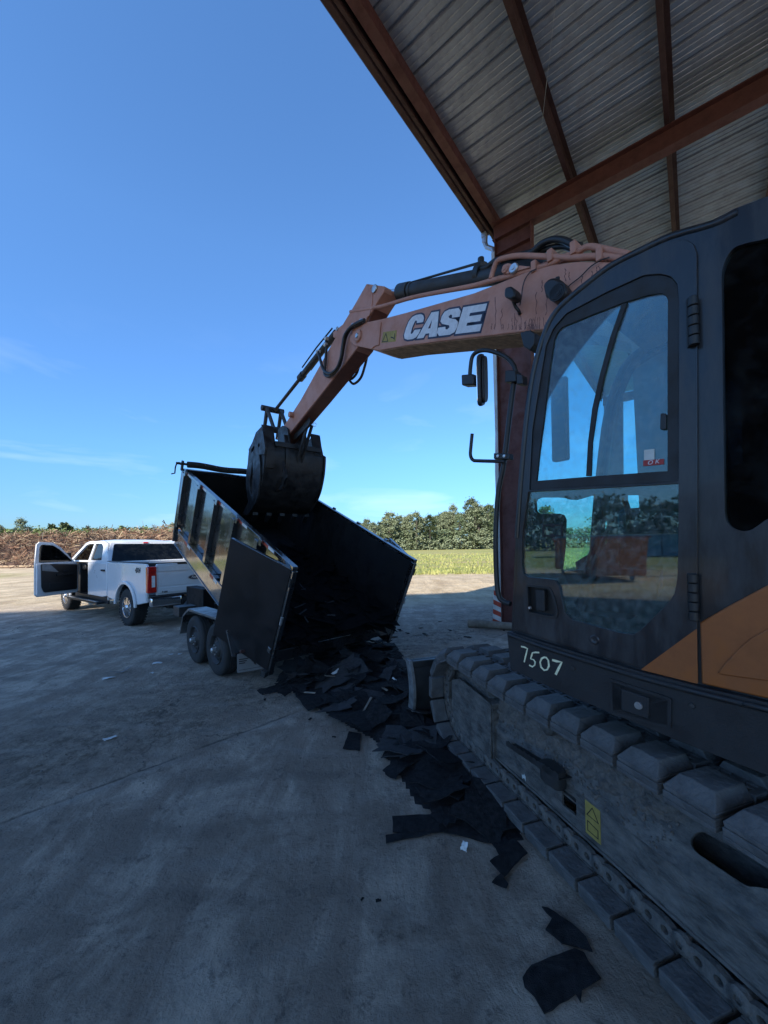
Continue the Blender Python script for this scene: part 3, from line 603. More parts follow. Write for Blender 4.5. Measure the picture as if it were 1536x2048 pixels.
track(0, 'l'); track(2.0, 'r')
def tw(s, z, b): return TF.w(s, z, b)
for b0 in (0, 2.0):
    for i, s in enumerate([.12+.385*k for k in range(7)]):
        g = G(); c = tw(s, .235, b0+.195); g.lathe([(0, 0), (.045, 0), (.05, .01), (.05, .03), (.078, .034), (.085, .05), (.085, .13), (.05, .135), (0, .14)], c, tn, 22); part('track_roller', g, steel_dirty, ex)
    for s, nm in ((S1, 'idler'), (S0, 'sprocket')):
        g = G(); g.lathe([(0, 0), (.1, 0), (.11, .02), (.22, .04), (.24, .03), (.31, .03), (.32, .05), (.32, .13), (.2, .14), (0, .14)], tw(s, ZC, b0+.17), tn, 36); part(nm, g, steel_dirty, ex)
    for s in (.75, 1.9): g = G(); g.lathe([(0, 0), (.03, 0), (.045, .01), (.055, .03), (.055, .15), (0, .15)], tw(s, .655, b0+.15), tn, 20); part('carrier_roller', g, steel_dirty, ex)
fb = .185
def frame_side(b0, sg):                          # track frame: vertical lower face + sloped upper face
    g = G()
    win = rnd(TF.l(zz(780, 1280, .2474, [(1385, 1195), (1505, 1285), (1508, 1428), (1390, 1330)]), fb), .012) if sg == 1 else []
    face = [(-.45, .185), (2.50, .185), (2.53, .22), (2.53, .40), (-.45, .40)]
    M = TF.m @ Matrix.Translation((0, 0, b0))
    g.prism(face, fb, fb+.014, M, holes=[win] if win else [])
    SL = M @ Matrix.Translation((0, .3993, fb+.001)) @ Matrix(((1, 0, 0, 0), (0, .87, .49, 0), (0, .49, -.87, 0), (0, 0, 0, 1)))
    slot = []
    if sg == 1:
        inv = SL.inverted(); pl_o = SL.translation; pl_n = (SL.to_3x3() @ Vector((0, 0, 1))).normalized()
        for x, y in zz(1130, 1380, .2643, [(1000, 1090), (965, 1130), (965, 1180), (1010, 1240), (1340, 1460), (1400, 1495), (1460, 1495), (1600, 1520), (1720, 1500), (1700, 1430), (1540, 1330), (1300, 1210), (1100, 1100), (1050, 1075)]):
            d = ray(x, y); q = O3+d*((pl_o-O3).dot(pl_n)/d.dot(pl_n)); q = inv @ q; slot.append((q.x, q.y))
        slot = rnd(slot, .02, 3)
    g.prism([(-.45, 0), (2.53, 0), (2.53, .27), (-.45, .27)], 0, .012, SL, holes=[slot] if slot else [])
    g.bb((-.45, .30, fb+.02), (2.53, .31, .46), M); g.bb((-.45, .60, fb+.16), (2.53, .612, .46), M)
    g.bb((-.45, .311, .42), (2.53, .60, .434), M); g.bb((-.45, .178, fb-.010), (2.46, .192, fb+.03), M)
    part('track_frame', g, steel_dirty, ex, bev=.004)
    if sg == 1:
        gd = G(); P = TF.l(zz(780, 1280, .2474, [(497, 322), (560, 312), (812, 520), (812, 1015), (590, 862), (497, 700)]), .14)
        P = rnd(P, .02); gd.prism(P, .14, .156, TF.m); x0, z0 = TF(*zz(780, 1280, .2474, [(812, 520)])[0], .14); xf, zf = TF(*zz(780, 1280, .2474, [(497, 322)])[0], .14)
        gd.hexa([TF.w(x0-.01, z0-.012, .157), TF.w(xf, zf-.012, .157), TF.w(xf, zf-.012, .40), TF.w(x0-.01, z0-.012, .40)], [TF.w(x0-.01, z0, .157), TF.w(xf, zf, .157), TF.w(xf, zf, .40), TF.w(x0-.01, z0, .40)])
        gd.bb((x0, .12, .157), (x0+.014, z0-.013, .40), TF.m); part('idler_guard', gd, steel_dirty, ex, bev=.004)
        m_ = G(); rows = []; rr = random.Random(4)       # mud caked along the sloped face
        for i in range(111):
            s = 1.16+i*.0123; row = []
            for j in range(27):
                t = j/26; y = .27*t*1.04; e = min(1, i/10)*min(1, (110-i)/6)
                pile_ = max(0, (t-.30-.34*noise.noise(Vector((s*3.1, 0, 2)))-.22*max(0, 1.7-s)-.10*noise.noise(Vector((s*14, t*3, 3))))/.6)
                h = (.010+.060*pile_)*min(1, pile_*5)*e*(1+.6*noise.noise(Vector((s*11, t*4, 0))))+.016*e*min(1, pile_*6)*noise.noise(Vector((s*45, t*14, 1)))+.012*min(1, pile_*5)*noise.noise(Vector((s*110, t*32, 1)))
                if s > 1.2 and s < 1.75 and noise.noise(Vector((s*13, t*4, 7))) > .25: h += .018*e
                row.append(SL @ Vector((s, y, -.004+(-.0 if h <= .002 else 0)+(h if pile_ > 0 else -.006)+(0.016 if pile_ > 0 else 0))))
            rows.append(row)
        m_.strip(rows)
        # make sure the relief points outwards whatever the plane's handedness
        part('caked_mud', m_, mud, ex, smooth=70, kind='stuff', fix=False)
        return SL
SLM = frame_side(0, 1); frame_side(2.0, -1)
g = G(); rr = random.Random(8)                   # crumbs of dirt on the frame
for i in range(900):
    s = rr.uniform(1.2, 2.45); t = .27*rr.random()**.6; c = SLM @ Vector((s, t, .014 if SLM.to_3x3().col[2].z > 0 else -.002)); r_ = rr.uniform(.003, .009)*(1.8 if rr.random() < .1 else 1)
    g.lathe([(0, -r_), (r_*.8, -r_*.5), (r_, .1*r_), (r_*.6, r_*.7), (0, r_)], c, (rr.random(), rr.random(), 1), 5)
part('dirt_crumbs', g, mud, ex, kind='stuff', smooth=60, fix=False)
g = G(); g.prism([(.3, .34), (2.3, .34), (2.3, .62), (.3, .62)], .47, 2.03, TF.m); part('car_body', g, steel_dirty, ex, bev=.02)
g = G(); g.cyl(TF.w(1.25, .62, 1.25), TF.w(1.25, .98, 1.25), .62, 40); part('slew_ring', g, black_steel, ex)
# step bracket with serrated tread on the frame
g = G(); a = TF(*zz(780, 1280, .2474, [(948, 815)])[0], .11); b = TF(*zz(780, 1280, .2474, [(1370, 1085)])[0], .11)
n_ = 22; top = []
for i in range(n_+1):
    t = i/n_; top.append((a[0]+(b[0]-a[0])*t, a[1]+(b[1]-a[1])*t+(.008 if i % 2 else 0)))
g.prism(top+[(b[0], b[1]-.035), (a[0], a[1]-.03)], .10, .106, TF.m)
g.hexa([TF.w(a[0], a[1]-.034, .107), TF.w(b[0], b[1]-.039, .107), TF.w(b[0], b[1]-.039, fb+.02), TF.w(a[0], a[1]-.034, fb+.02)], [TF.w(a[0], a[1]-.028, .107), TF.w(b[0], b[1]-.033, .107), TF.w(b[0], b[1]-.033, fb+.02), TF.w(a[0], a[1]-.028, fb+.02)])
part('step_tread', g, black_steel, ex)
e0 = TF(*zz(780, 1280, .2474, [(1225, 1095)])[0], .12); e1 = TF(*zz(780, 1280, .2474, [(1360, 1190)])[0], .12)
g = G(); g.prism(rnd([(e0[0]+.01, .10), (e0[0]+.01, fb), (e1[0]-.01, fb), (e1[0]-.01, .10)], .05), 0, .1, Matrix.Translation(TF.w(0, e1[1]-.02, 0)) @ Matrix((tu, tn, (0, 0, 1))).transposed().to_4x4()); part('step_foot', g, black_steel, ex, bev=.006)
# sticker with warning triangle on the frame
sp4 = TF.l(zz(1130, 1380, .2643, [(152, 835), (265, 905), (268, 1195), (158, 1110)]), fb-.002)
sp4 = [(x, max(y, .18)) for x, y in sp4]; sx0 = min(p[0] for p in sp4); sx1 = max(p[0] for p in sp4)
g = G(); g.prism([(sx0, .215), (sx1, .215), (sx1, .385), (sx0, .385)], fb-.0025, fb-.0005, TF.m); stk = part('warning_sticker', g, yellow, ex, smooth=0)
def ring_line(pts, wd_, d0, d1, m):
    g = G(); k = len(pts)
    for i in range(k):
        p, q = Vector(pts[i]), Vector(pts[(i+1) % k]); t = (q-p).normalized(); nn = Vector((-t.y, t.x))*wd_/2; q2 = q+t*wd_/2; p2 = p-t*wd_/2
        g.prism([tuple(p2+nn), tuple(q2+nn), tuple(q2-nn), tuple(p2-nn)], d0-.0001*i, d1, m)
    return g
cx = (sx0+sx1)/2; ww = (sx1-sx0)*.38
part('warning_symbol', ring_line([(cx-ww, .315), (cx+ww, .315), (cx, .37)], .004, fb-.0036, fb-.0027, TF.m), ink, stk, smooth=0)
part('warning_symbol', ring_line([(cx-ww*.9, .235), (cx+ww*.9, .235), (cx+ww*.9, .285), (cx-ww*.9, .275)], .004, fb-.0036, fb-.0027, TF.m), ink, stk, smooth=0)
q = TF(*zz(780, 1280, .2474, [(1080, 1105)])[0], fb-.002); g = G(); g.prism([(q[0]-.02, q[1]-.018), (q[0]-.005, q[1]-.006), (q[0]+.014, q[1]-.02), (q[0]+.018, q[1]+.008), (q[0]+.006, q[1]+.004), (q[0]-.004, q[1]+.02), (q[0]-.018, q[1]+.01)], fb-.002, fb-.0005, TF.m); part('sticker_remnant', g, pale_label, ex)
# dozer blade in front of the tracks
def blade_x(z): return 3.50+.10*((z-.30)/.3)**2
zsb = [-.0+.06*i for i in range(11)]; zsb = [z*.98+.005 for z in zsb]
pf = [(blade_x(z), z) for z in zsb]+[(blade_x(z)+.035, z) for z in reversed(zsb)]
g = G(); g.prism(pf, -.02, 2.5, TF.m); g.prism([(blade_x(.54)-.02, .53), (blade_x(.54)+.06, .53), (blade_x(.54)+.06, .59), (blade_x(.54)-.02, .59)], -.02, 2.5, TF.m); part('dozer_blade', g, black_steel, ex, bev=.006)
g = G(); g.prism([(x+.045 if i > 10 else x-.035, z) for i, (x, z) in enumerate(pf)], -.055, -.021, TF.m); part('blade_end_plate', g, blade_edge, ex, bev=.004)
for bb_ in (.6, 1.9): g = G(); g.bb((2.2, .25, bb_-.06), (3.5, .4, bb_+.06), TF.m); part('blade_arm', g, steel_dirty, ex, bev=.01)
# ---- upper structure
def hl(pts, b=0.): return HF.l(pts, b)
z4 = lambda P: zz(920, 440, .41996, P)
z6b = lambda P: zz(1000, 900, .34896, P)
z6 = lambda P: zz(760, 1240, .50521, P)
zh = lambda P: zz(940, 460, .22135, P)
zb = lambda P: zz(480, 480, .52083, P)
BACK = -2.5
sil = z4([(245, 1960), (265, 1500), (290, 1150), (320, 850), (350, 680), (385, 560), (420, 470), (470, 400), (560, 320), (700, 210), (850, 130), (1000, 60), (1200, 0)])+[(1470, 417), (1536, 392)]
S_ = hl(sil); a_end, z_end = S_[-1]; S_.append((a_end-.25, z_end+.02)); S_.append((BACK+.9, z_end+.02))
sill = hl(z6b([(70, 1030), (280, 1103), (540, 1182), (820, 1265), (1140, 1345), (1400, 1405), (1536, 1436)])); sill_back = (BACK, sill[-1][1]-.01)
door_o = hl(z4([(262, 1950), (285, 1500), (310, 1200), (350, 850), (375, 700), (405, 560), (440, 490), (520, 400), (700, 265), (880, 160), (1000, 105), (1080, 95), (1120, 115), (1137, 160), (1140, 1000), (1140, 1900)])+[(1399, 1366)])
# lower edge of the door follows the sill
def sill_z(a):
    P = sorted(sill)
    for (a0, z0), (a1, z1) in zip(P, P[1:]):
        if a0 <= a <= a1: return z0+(z1-z0)*(a-a0)/(a1-a0)
    return P[0][1] if a < P[0][0] else P[-1][1]
door_o[0] = (door_o[0][0], sill_z(door_o[0][0])+.012); door_o[-1] = (door_o[-1][0], sill_z(door_o[-1][0])+.012)
aL, aR = door_o[0][0], door_o[-1][0]
mids = [(aL+(aR-aL)*t, sill_z(aL+(aR-aL)*t)+.012) for t in (.75, .5, .25)]
door_loop = door_o+mids
def inset(P, d):
    n_ = len(P); out = []; ar = sum(P[i][0]*P[(i+1) % n_][1]-P[(i+1) % n_][0]*P[i][1] for i in range(n_)); sg = 1 if ar > 0 else -1
    for i in range(n_):
        a, b, c = Vector(P[i-1]), Vector(P[i]), Vector(P[(i+1) % n_]); t1 = (b-a).normalized(); t2 = (c-b).normalized(); n1 = Vector((-t1.y, t1.x)); n2 = Vector((-t2.y, t2.x)); m = (n1+n2)
        if m.length < 1e-6: m = n1
        m = m.normalized(); k_ = 1/max(.5, m.dot(n1)); out.append(tuple(b+m*d*sg*k_))
    return out
RW = z4([(1245, 250), (1262, 190), (1300, 130), (1380, 105), (1467, 90)]); rw = hl(RW)
rw_b = hl(z4([(1467, 1420), (1420, 1455), (1380, 1480), (1340, 1482), (1300, 1470), (1270, 1440), (1260, 1400)]))
rwin = rw+[(BACK+1.25, rw[-1][1]+.01), (BACK+1.2, rw_b[0][1]+.10)]+rw_b
rwin = rnd(rwin, .03, 4)
frame_out = S_+[(BACK+.9, sill[-1][1])]+[s for s in reversed(sill[1:])]
frame_out = S_+[(BACK+.9, sill_z(-9))]+[p for p in sill[::-1][:-1]]
cut = inset(door_loop, -.006)
g = G(); g.prism(frame_out, 0, .05, HF.m, holes=[inset(door_loop, .030), rwin])
cabf = part('cab_frame', g, cab_black, ex, bev=.010, seg=3)
# raised outer rail following the roof line, front post
g = G(); railp = [HF.w(a-.006, z-.016, .008) for a, z in S_[1:14]]; g.tube(curve(railp, 3), .017, 8); part('roof_rail', g, cab_black, cabf, smooth=60)
# door
up_w = hl(z4([(335, 1288), (350, 1000), (385, 780), (415, 600), (450, 520), (510, 450), (700, 350), (880, 268), (960, 262), (1010, 275), (1040, 310), (1047, 400), (1045, 1249)]))
lo_w = hl(z4([(331, 1296), (1045, 1256), (1045, 1500), (1040, 1700), (1025, 1780), (990, 1830), (860, 1955), (830, 1972), (780, 1968), (540, 1905), (505, 1870), (478, 1745), (455, 1712), (330, 1700), (308, 1685), (300, 1640), (303, 1500)]))
hand = rnd(hl(z6b([(162, 775), (290, 790), (312, 830), (333, 915), (333, 948), (308, 957), (170, 930)])), .012)
ring_up = inset(rnd(up_w, .01, 2), .0)
g = G(); door_poly = inset(door_loop, .003)
g.prism(door_poly, -.012, .022, HF.m, holes=[ring_up, lo_w, hand]); door = part('cab_door', g, cab_black, ex, bev=.006, seg=2)
g = G(); fr_out = inset(ring_up, .0015); gl_up = hl(z4([(365, 1243), (380, 1100), (400, 950), (430, 700), (450, 570), (465, 535), (490, 510), (640, 448), (785, 393), (900, 358), (960, 350), (982, 360), (992, 385), (990, 600), (990, 1196), (650, 1220)]))
g.prism(fr_out, -.004, .012, HF.m, holes=[gl_up]); part('window_frame', g, skirt_black, door, bev=.004)
g = G(); div = hl(z4([(772, 405), (797, 395), (740, 560), (690, 740), (655, 900), (632, 1060), (626, 1219), (603, 1220), (612, 1060), (632, 900), (668, 740), (718, 560)])); g.prism(div, -.006, .006, HF.m); part('window_divider', g, skirt_black, door)
g = G(); g.prism(inset(gl_up, -.003), .004, .009, HF.m); part('upper_glass', g, cab_glass, door, smooth=0)
g = G(); g.prism(inset(lo_w, -.002), .000, .006, HF.m); part('lower_glass', g, cab_glass, door, smooth=0)
g = G(); clr = hl(zz(1000, 900, .34896, [(207, 300), (215, 280), (240, 272), (330, 272), (370, 275), (400, 285), (440, 285), (480, 275), (520, 262), (780, 258), (850, 270), (900, 300), (930, 360), (932, 500), (930, 780), (900, 850), (760, 965), (700, 978), (450, 925), (420, 880), (400, 810), (375, 740), (358, 680), (372, 560), (375, 480), (378, 400), (365, 372), (340, 365), (225, 365), (210, 350)]))
g.prism(inset(lo_w, .001), .0065, .009, HF.m, holes=[clr]); part('black_glass_border', g, plastic, door, smooth=0)
g = G(); [g.prism(rnd(P, .006), -.0145, -.0125, HF.m) for P in (hl(z6b([(250, 430), (355, 430), (355, 492), (250, 492)])),)]
q = hl(z6b([(250, 430), (355, 430), (355, 492), (250, 492)])); g = ring_line(q, .006, -.006, -.001, HF.m)
for x, y in ((302, 432), (302, 490)):
    c = HF(*z6b([(x, y)])[0]); g.lathe([(0, -.003), (.010, -.003), (.010, 0)], HF.w(c[0], c[1], -.002), HF.v, 10)
part('door_emblem', g, ink, door)
g = G(); g.prism(inset(hand, -.004), .020, .026, HF.m); g.prism(inset(hand, -.007), -.0165, -.0125, HF.m, holes=[inset(hand, .005)]); part('handle_recess', g, plastic, door, bev=.003)
g = G(); g.prism(rnd(hl(z6b([(212, 800), (262, 803), (264, 925), (214, 915)])), .005), -.014, .012, HF.m); part('door_handle', g, skirt_black, door, bev=.004)
c = HF(*z6b([(182, 902)])[0]); g = G(); g.lathe([(0, -.012), (.006, -.012), (.008, -.006), (.008, 0)], HF.w(c[0], c[1], -.012), HF.v, 14); part('door_lock', g, bare, door)
c = HF(*z6b([(548, 1085)])[0]); g = G(); g.lathe([(.006, 0), (.012, -.004), (.017, -.004), (.022, 0)], HF.w(c[0], c[1], -.012), HF.v, 18); part('round_plug', g, cab_black, door)
for P in ([(1086, 400), (1108, 378), (1130, 378), (1142, 395), (1142, 590), (1120, 606), (1098, 600), (1086, 585)], [(1092, 1700), (1105, 1682), (1142, 1682), (1142, 1905), (1125, 1895), (1092, 1890)]):
    q = hl(z4(P)); g = G(); x0, x1 = min(p[0] for p in q), max(p[0] for p in q); y0, y1 = min(p[1] for p in q), max(p[1] for p in q); n_ = 5
    for i in range(n_):
        ya = y0+(y1-y0)*i/n_; yb = y0+(y1-y0)*(i+1)/n_-.003; g.cyl(HF.w(x0+.016, ya, -.022), HF.w(x0+.016, yb, -.022), .017, 14)
    g.prism([(x0+.004, y0), (x1, y0), (x1, y1), (x0+.004, y1)], -.018, -.0125, HF.m); part('door_hinge', g, plastic, ex, bev=.002)
q = hl(z4([(957, 922), (985, 922), (985, 1000), (955, 1000)])); g = G(); g.prism(rnd(q, .008), -.008, .003, HF.m); part('window_latch', g, plastic, door, bev=.003)
q = hl(z4([(872, 1145), (970, 1137), (970, 1163), (872, 1172)])); g = G(); g.prism(q, .0005, .0035, HF.m); lab = part('ok_label', g, red_label, door, smooth=0)
q2 = hl(z4([(876, 1095), (925, 1090), (925, 1140), (876, 1144)])); g = G(); g.prism(q2, .001, .0035, HF.m); part('small_sticker', g, pale_label, door, smooth=0)
cc = ((q[0][0]+q[1][0])/2, (q[0][1]+q[2][1])/2)
TM = lambda a, z, b, rot=0, k=1: HF.m @ Matrix.Translation((a, z, b)) @ Matrix.Rotation(rot, 4, 'Z') @ Matrix(((-k, 0, 0, 0), (0, 1, 0, 0), (0, 0, -1, 0), (0, 0, 0, 1)))
part('lettering', text_geo('O K', .024, TM(cc[0], cc[1], -.0005, 0), .0008, .2), white_letter, lab, smooth=0)
# rear side window
g = G(); g.prism(inset(rwin, -.008), .018, .024, HF.m); part('rear_side_glass', g, dark_glass, ex, smooth=0)
# orange flash + side panels
tri = hl([(1284, 1343), (1396, 1256), (1398, 1362)]); 
def on_sill(p, e=.006): return (p[0], sill_z(p[0])+e)
tri = [on_sill(tri[0]), tri[1], on_sill(tri[2])]; g = G(); g.prism(rnd(tri, .006), -.0145, -.0125, HF.m); part('orange_flash', g, orange, door)
pan = hl([(1402, 1244), (1461, 1210), (1536, 1170)]); sl_ = (pan[2][1]-pan[0][1])/(pan[2][0]-pan[0][0])
pan = pan+[(BACK+.95, pan[2][1]+sl_*(BACK+.95-pan[2][0])*.8)]; pan = pan+[(BACK+.95, sill_z(-9)+.01), on_sill(pan[2], .01), on_sill(pan[0], .01)]
g = G(); g.prism(pan, -.016, -.001, HF.m); op = part('side_panel', g, orange, ex, bev=.006, seg=3)
# pressed swoosh crease in the orange panel
sw = hl(z6b([(1255, 1275), (1300, 1215), (1380, 1130), (1450, 1070), (1560, 1010), (1700, 960), (1700, 1330), (1500, 1310), (1350, 1290)]))
g = G(); g.prism(sw, -.024, -.0162, HF.m); part('pressed_swoosh', g, orange, op, bev=.012, seg=4)
# skirt under the door
bot = hl(z6([(530, 190), (720, 275), (920, 358), (1190, 468), (1536, 600)])); top = [(a, z) for a, z in sill]
bl_ = (BACK+.9, bot[-1][1]-.01)
sk_ = [(top[0][0]+.012, top[0][1]-.005)]+[(a, z+.002) for a, z in top[1:]]+[(BACK+.9, sill_z(-9))]+[bl_]+bot[::-1]
latch = rnd(hl(z6([(922, 222), (1167, 300), (1165, 422), (925, 362)])), .01)
g = G(); g.prism(rnd(sk_, .012, 3), -.032, .9, HF.m, holes=[]); skirt = part('lower_skirt', g, skirt_black, ex, bev=.012, seg=3)
g = G(); lat2 = inset(latch, .012); g.prism(latch, -.040, -.0325, HF.m, holes=[lat2]); g.prism(inset(latch, .022), -.037, -.0325, HF.m, holes=[inset(latch, .03)]); lt = part('latch_surround', g, skirt_black, skirt, bev=.003)
q = rnd(hl(z6([(972, 262), (1082, 298), (1080, 380), (972, 345)])), .006); g = G(); g.prism(q, -.048, -.0325, HF.m); part('latch_cover', g, skirt_black, skirt, bev=.004)
c = HF(*z6([(1041, 326)])[0]); g = G(); g.lathe([(0, -.010), (.008, -.010), (.010, -.006), (.014, -.006), (.015, 0)], HF.w(c[0], c[1], -.048), HF.v, 20); part('latch_lock', g, bare, skirt)
g = G(); rp = [HF.w(a, z-.02, -.033) for a, z in top]+[HF.w(BACK+.9, sill_z(-9)-.02, -.033)]; g.tube(curve(rp, 4), .012, 8); part('skirt_lip', g, skirt_black, skirt, smooth=60)
for k_ in range(9):
    x = top[0][0]-.12-k_*.22; zc_ = sill_z(x)-.075
    if -1.9 < x: g = G(); g.lathe([(0, -.007), (.009, -.006), (.011, 0)], HF.w(x, zc_, -.0325), HF.v, 8); part('bolt', g, black_steel, skirt)
za = lambda P: zz(780, 1280, .2474, P)
def stroke(g, P, wd_, d0, d1, m, wob=0):
    pts = [Vector(p) for p in P]; L_, R_ = [], []
    for i, p in enumerate(pts):
        t = (pts[min(i+1, len(pts)-1)]-pts[max(i-1, 0)]).normalized(); nn = Vector((-t.y, t.x))*wd_*(1+wob*math.sin(i*2.3))*.5; L_.append(tuple(p+nn)); R_.append(tuple(p-nn))
    for i in range(len(pts)-1): g.prism([L_[i], L_[i+1], R_[i+1], R_[i]], d0, d1, m)
digits = [([(1058, 52), (1085, 58), (1110, 70), (1102, 105), (1092, 145), (1083, 180)], .007), ([(1205, 102), (1175, 100), (1150, 104), (1143, 128), (1136, 152), (1160, 160), (1172, 178), (1168, 203), (1150, 217), (1124, 203)], .007),
          ([(1245, 140), (1225, 150), (1212, 180), (1220, 220), (1245, 245), (1270, 240), (1284, 210), (1278, 165), (1262, 143), (1245, 140)], .008), ([(1310, 162), (1345, 172), (1388, 180), (1365, 225), (1338, 280)], .010)]
for P, wd_ in digits: g = G(); stroke(g, [HF(*p, -.035) for p in za(P)], wd_, -.0345, -.0325, HF.m, .15); part('painted_digit', g, chalk, skirt, smooth=0)
# cab interior, front and far side
front = S_[:9]
for b0, nm in ((.88, 'far_side_post'),):
    pts_o = S_[:14]+[(S_[12][0]-.25, S_[0][1])]
    g = G(); g.prism(pts_o, b0, b0+.045, HF.m, holes=[inset(S_[:13]+[(S_[12][0], S_[0][1]+.85), (S_[0][0], S_[0][1]+.30)], .07)]); part('far_side_frame', g, cab_black, ex, bev=.006)
g = G(); g.prism(inset(S_[:13]+[(S_[12][0], S_[0][1]+.85), (S_[0][0], S_[0][1]+.30)], .066), .90, .905, HF.m); part('far_side_glass', g, win_glass, ex, smooth=0)
g = G(); g.strip([[HF.w(a-.012, z, b) for b in (.04, .88)] for a, z in front[1:]]); part('windscreen', g, win_glass, ex, smooth=60, fix=False)
g = G()
for bpost in (.045, .845): g.tube(curve([HF.w(a-.03, z-.01, bpost) for a, z in S_[:10]], 3), .022, 8)
part('front_post', G().tube(curve([HF.w(a-.03, z-.01, .05) for a, z in S_[:10]], 3), .022, 8), cab_black, ex, smooth=60); part('front_post', G().tube(curve([HF.w(a-.03, z-.01, .86) for a, z in S_[:10]], 3), .022, 8), cab_black, ex, smooth=60)
g = G(); m9 = S_[8:]; g.strip([[HF.w(a, z-.005, b) for b in (.045, .90)] for a, z in m9]+[[HF.w(a, z-.045, b) for b in (.90, .045)][::-1] for a, z in m9[::-1]]); part('cab_roof', g, cab_black, ex, smooth=40, fix=False)
zf_ = S_[0][1]
g = G(); g.bb((-1.55, zf_-.04, .05), (S_[0][0]-.02, zf_+.02, .88), HF.m); g.bb((S_[0][0]-.05, zf_+.02, .05), (S_[0][0]-.02, zf_+.30, .88), HF.m); part('cab_floor', g, plastic, ex)
g = G(); g.bb((-1.62, zf_-.04, .05), (-1.56, zf_+1.0, .88), HF.m); part('cab_rear_wall', g, plastic, ex)
st = G(); st.bb((-1.15, zf_+.32, .28), (-.62, zf_+.46, .74), HF.m); seat = part('operator_seat', st, seat_cloth, ex, bev=.04, seg=3)
g = G(); g.hexa([HF.w(-1.02, zf_+.42, .28), HF.w(-.90, zf_+.42, .28), HF.w(-.90, zf_+.42, .74), HF.w(-1.02, zf_+.42, .74)], [HF.w(-1.22, zf_+1.05, .32), HF.w(-1.12, zf_+1.07, .32), HF.w(-1.12, zf_+1.07, .70), HF.w(-1.22, zf_+1.05, .70)]); part('seat_back', g, seat_cloth, seat, bev=.04, seg=3)
g = G(); g.bb((-1.26, zf_+1.1, .42), (-1.16, zf_+1.3, .62), HF.m); part('headrest', g, seat_cloth, seat, bev=.03, seg=3)
g = G(); g.bb((-1.1, zf_+.02, .34), (-.7, zf_+.31, .68), HF.m); part('seat_base', g, plastic, seat, bev=.02)
g = G(); g.hexa([HF.w(-.70, zf_+.1, .2), HF.w(-.58, zf_+.1, .2), HF.w(-.58, zf_+.1, .3), HF.w(-.70, zf_+.1, .3)], [HF.w(-.78, zf_+.95, .2), HF.w(-.70, zf_+.98, .2), HF.w(-.70, zf_+.98, .3), HF.w(-.78, zf_+.95, .3)]); part('hanging_blue_cloth', g, blue_cloth, seat, bev=.02, seg=3)
for bb_ in (.17, .76):
    g = G(); g.bb((-.95, zf_+.35, bb_), (-.45, zf_+.52, bb_+.09), HF.m); co = part('side_console', g, plastic, ex, bev=.02)
    g = G(); g.tube([HF.w(-.5, zf_+.5, bb_+.045), HF.w(-.49, zf_+.62, bb_+.045), HF.w(-.46, zf_+.74, bb_+.045)], .014, 8); g.lathe([(0, 0), (.022, .01), (.028, .05), (.02, .12), (0, .13)], HF.w(-.47, zf_+.66, bb_+.045), (-.1, .1, 1), 12); part('joystick', g, plastic, co)
g = G(); g.tube([HF.w(-.12, zf_, .42), HF.w(-.2, zf_+.35, .42), HF.w(-.3, zf_+.6, .42)], .012, 8); g.tube([HF.w(-.12, zf_, .52), HF.w(-.2, zf_+.35, .52), HF.w(-.3, zf_+.6, .52)], .012, 8); part('travel_levers', g, black_steel, ex, kind=None)
g = G(); g.bb((-.16, zf_+.62, .74), (-.12, zf_+.82, .86), HF.m); part('monitor', g, plastic, ex, bev=.008)
g = G(); q = HF(*zh([(770, 1340)])[0], .06); g.bb((q[0]-.05, q[1]-.42, .06), (q[0]+.03, q[1]-.0, .10), HF.m); part('sun_visor_tube', g, plastic, ex, bev=.01)
# engine house behind the cab and right-hand housing (mostly out of view)
g = G(); g.bb((BACK+.1, 1.0, .95), (-1.65, 2.25, 2.35), HF.m); part('engine_housing', g, orange, ex, bev=.05, seg=3)
g = G(); g.bb((-1.6, 1.0, 1.36), (.0, 2.0, 2.35), HF.m); part('right_housing', g, cab_black, ex, bev=.05, seg=3)
g = G(); g.bb((BACK+.1, .95, .0), (.0, 1.06, 2.35), HF.m) if False else g.bb((-2.3, 1.08, .92), (.0, 1.2, 2.3), HF.m); part('main_deck', g, black_steel, ex)
# hand rail, mirror, lamps on the cab front
rail = z4([(265, 715), (240, 900), (210, 1150), (182, 1300), (170, 1500), (174, 1700), (185, 1790), (210, 1818), (240, 1828)])
g = G(); g.tube(curve([HF.w(*HF(x, y, .02), .02) for x, y in rail], 5), .014, 10); hr = part('hand_rail', g, plastic, ex, smooth=60)
g = G(); g.tube(curve([HF.w(*HF(x, y, .02), .02) for x, y in z4([(45, 790), (50, 700), (62, 645), (100, 622), (150, 625), (215, 650), (255, 690), (265, 730)])], 5), .012, 10); part('mirror_arm', g, plastic, hr, smooth=60)
g = G(); g.tube(curve([HF.w(*HF(x, y, .0), .0) for x, y in z4([(58, 1018), (52, 1080), (50, 1120), (62, 1143), (90, 1147), (215, 1150)])], 5), .010, 10); part('grab_handle', g, plastic, hr, smooth=60)
def hbox(P, b0, b1, nm, mat, par=None, bv=.004):
    q = hl(zz(920, 440, .41996, P), (b0+b1)/2); g = G(); g.prism(q, b0, b1, HF.m); return part(nm, g, mat, par or ex, bev=bv)
hbox([(230, 722), (278, 722), (282, 775), (228, 780)], -.01, .05, 'mirror_clamp', plastic, hr)
hbox([(280, 738), (308, 742), (312, 785), (282, 788)], -.02, .03, 'clamp_knob', plastic, hr)
hbox([(20, 742), (78, 738), (80, 790), (22, 793)], -.01, .05, 'mirror_clamp', plastic, hr, .008)
hbox([(170, 1112), (245, 1115), (245, 1142), (170, 1140)], -.012, .028, 'rail_clamp', plastic, hr)
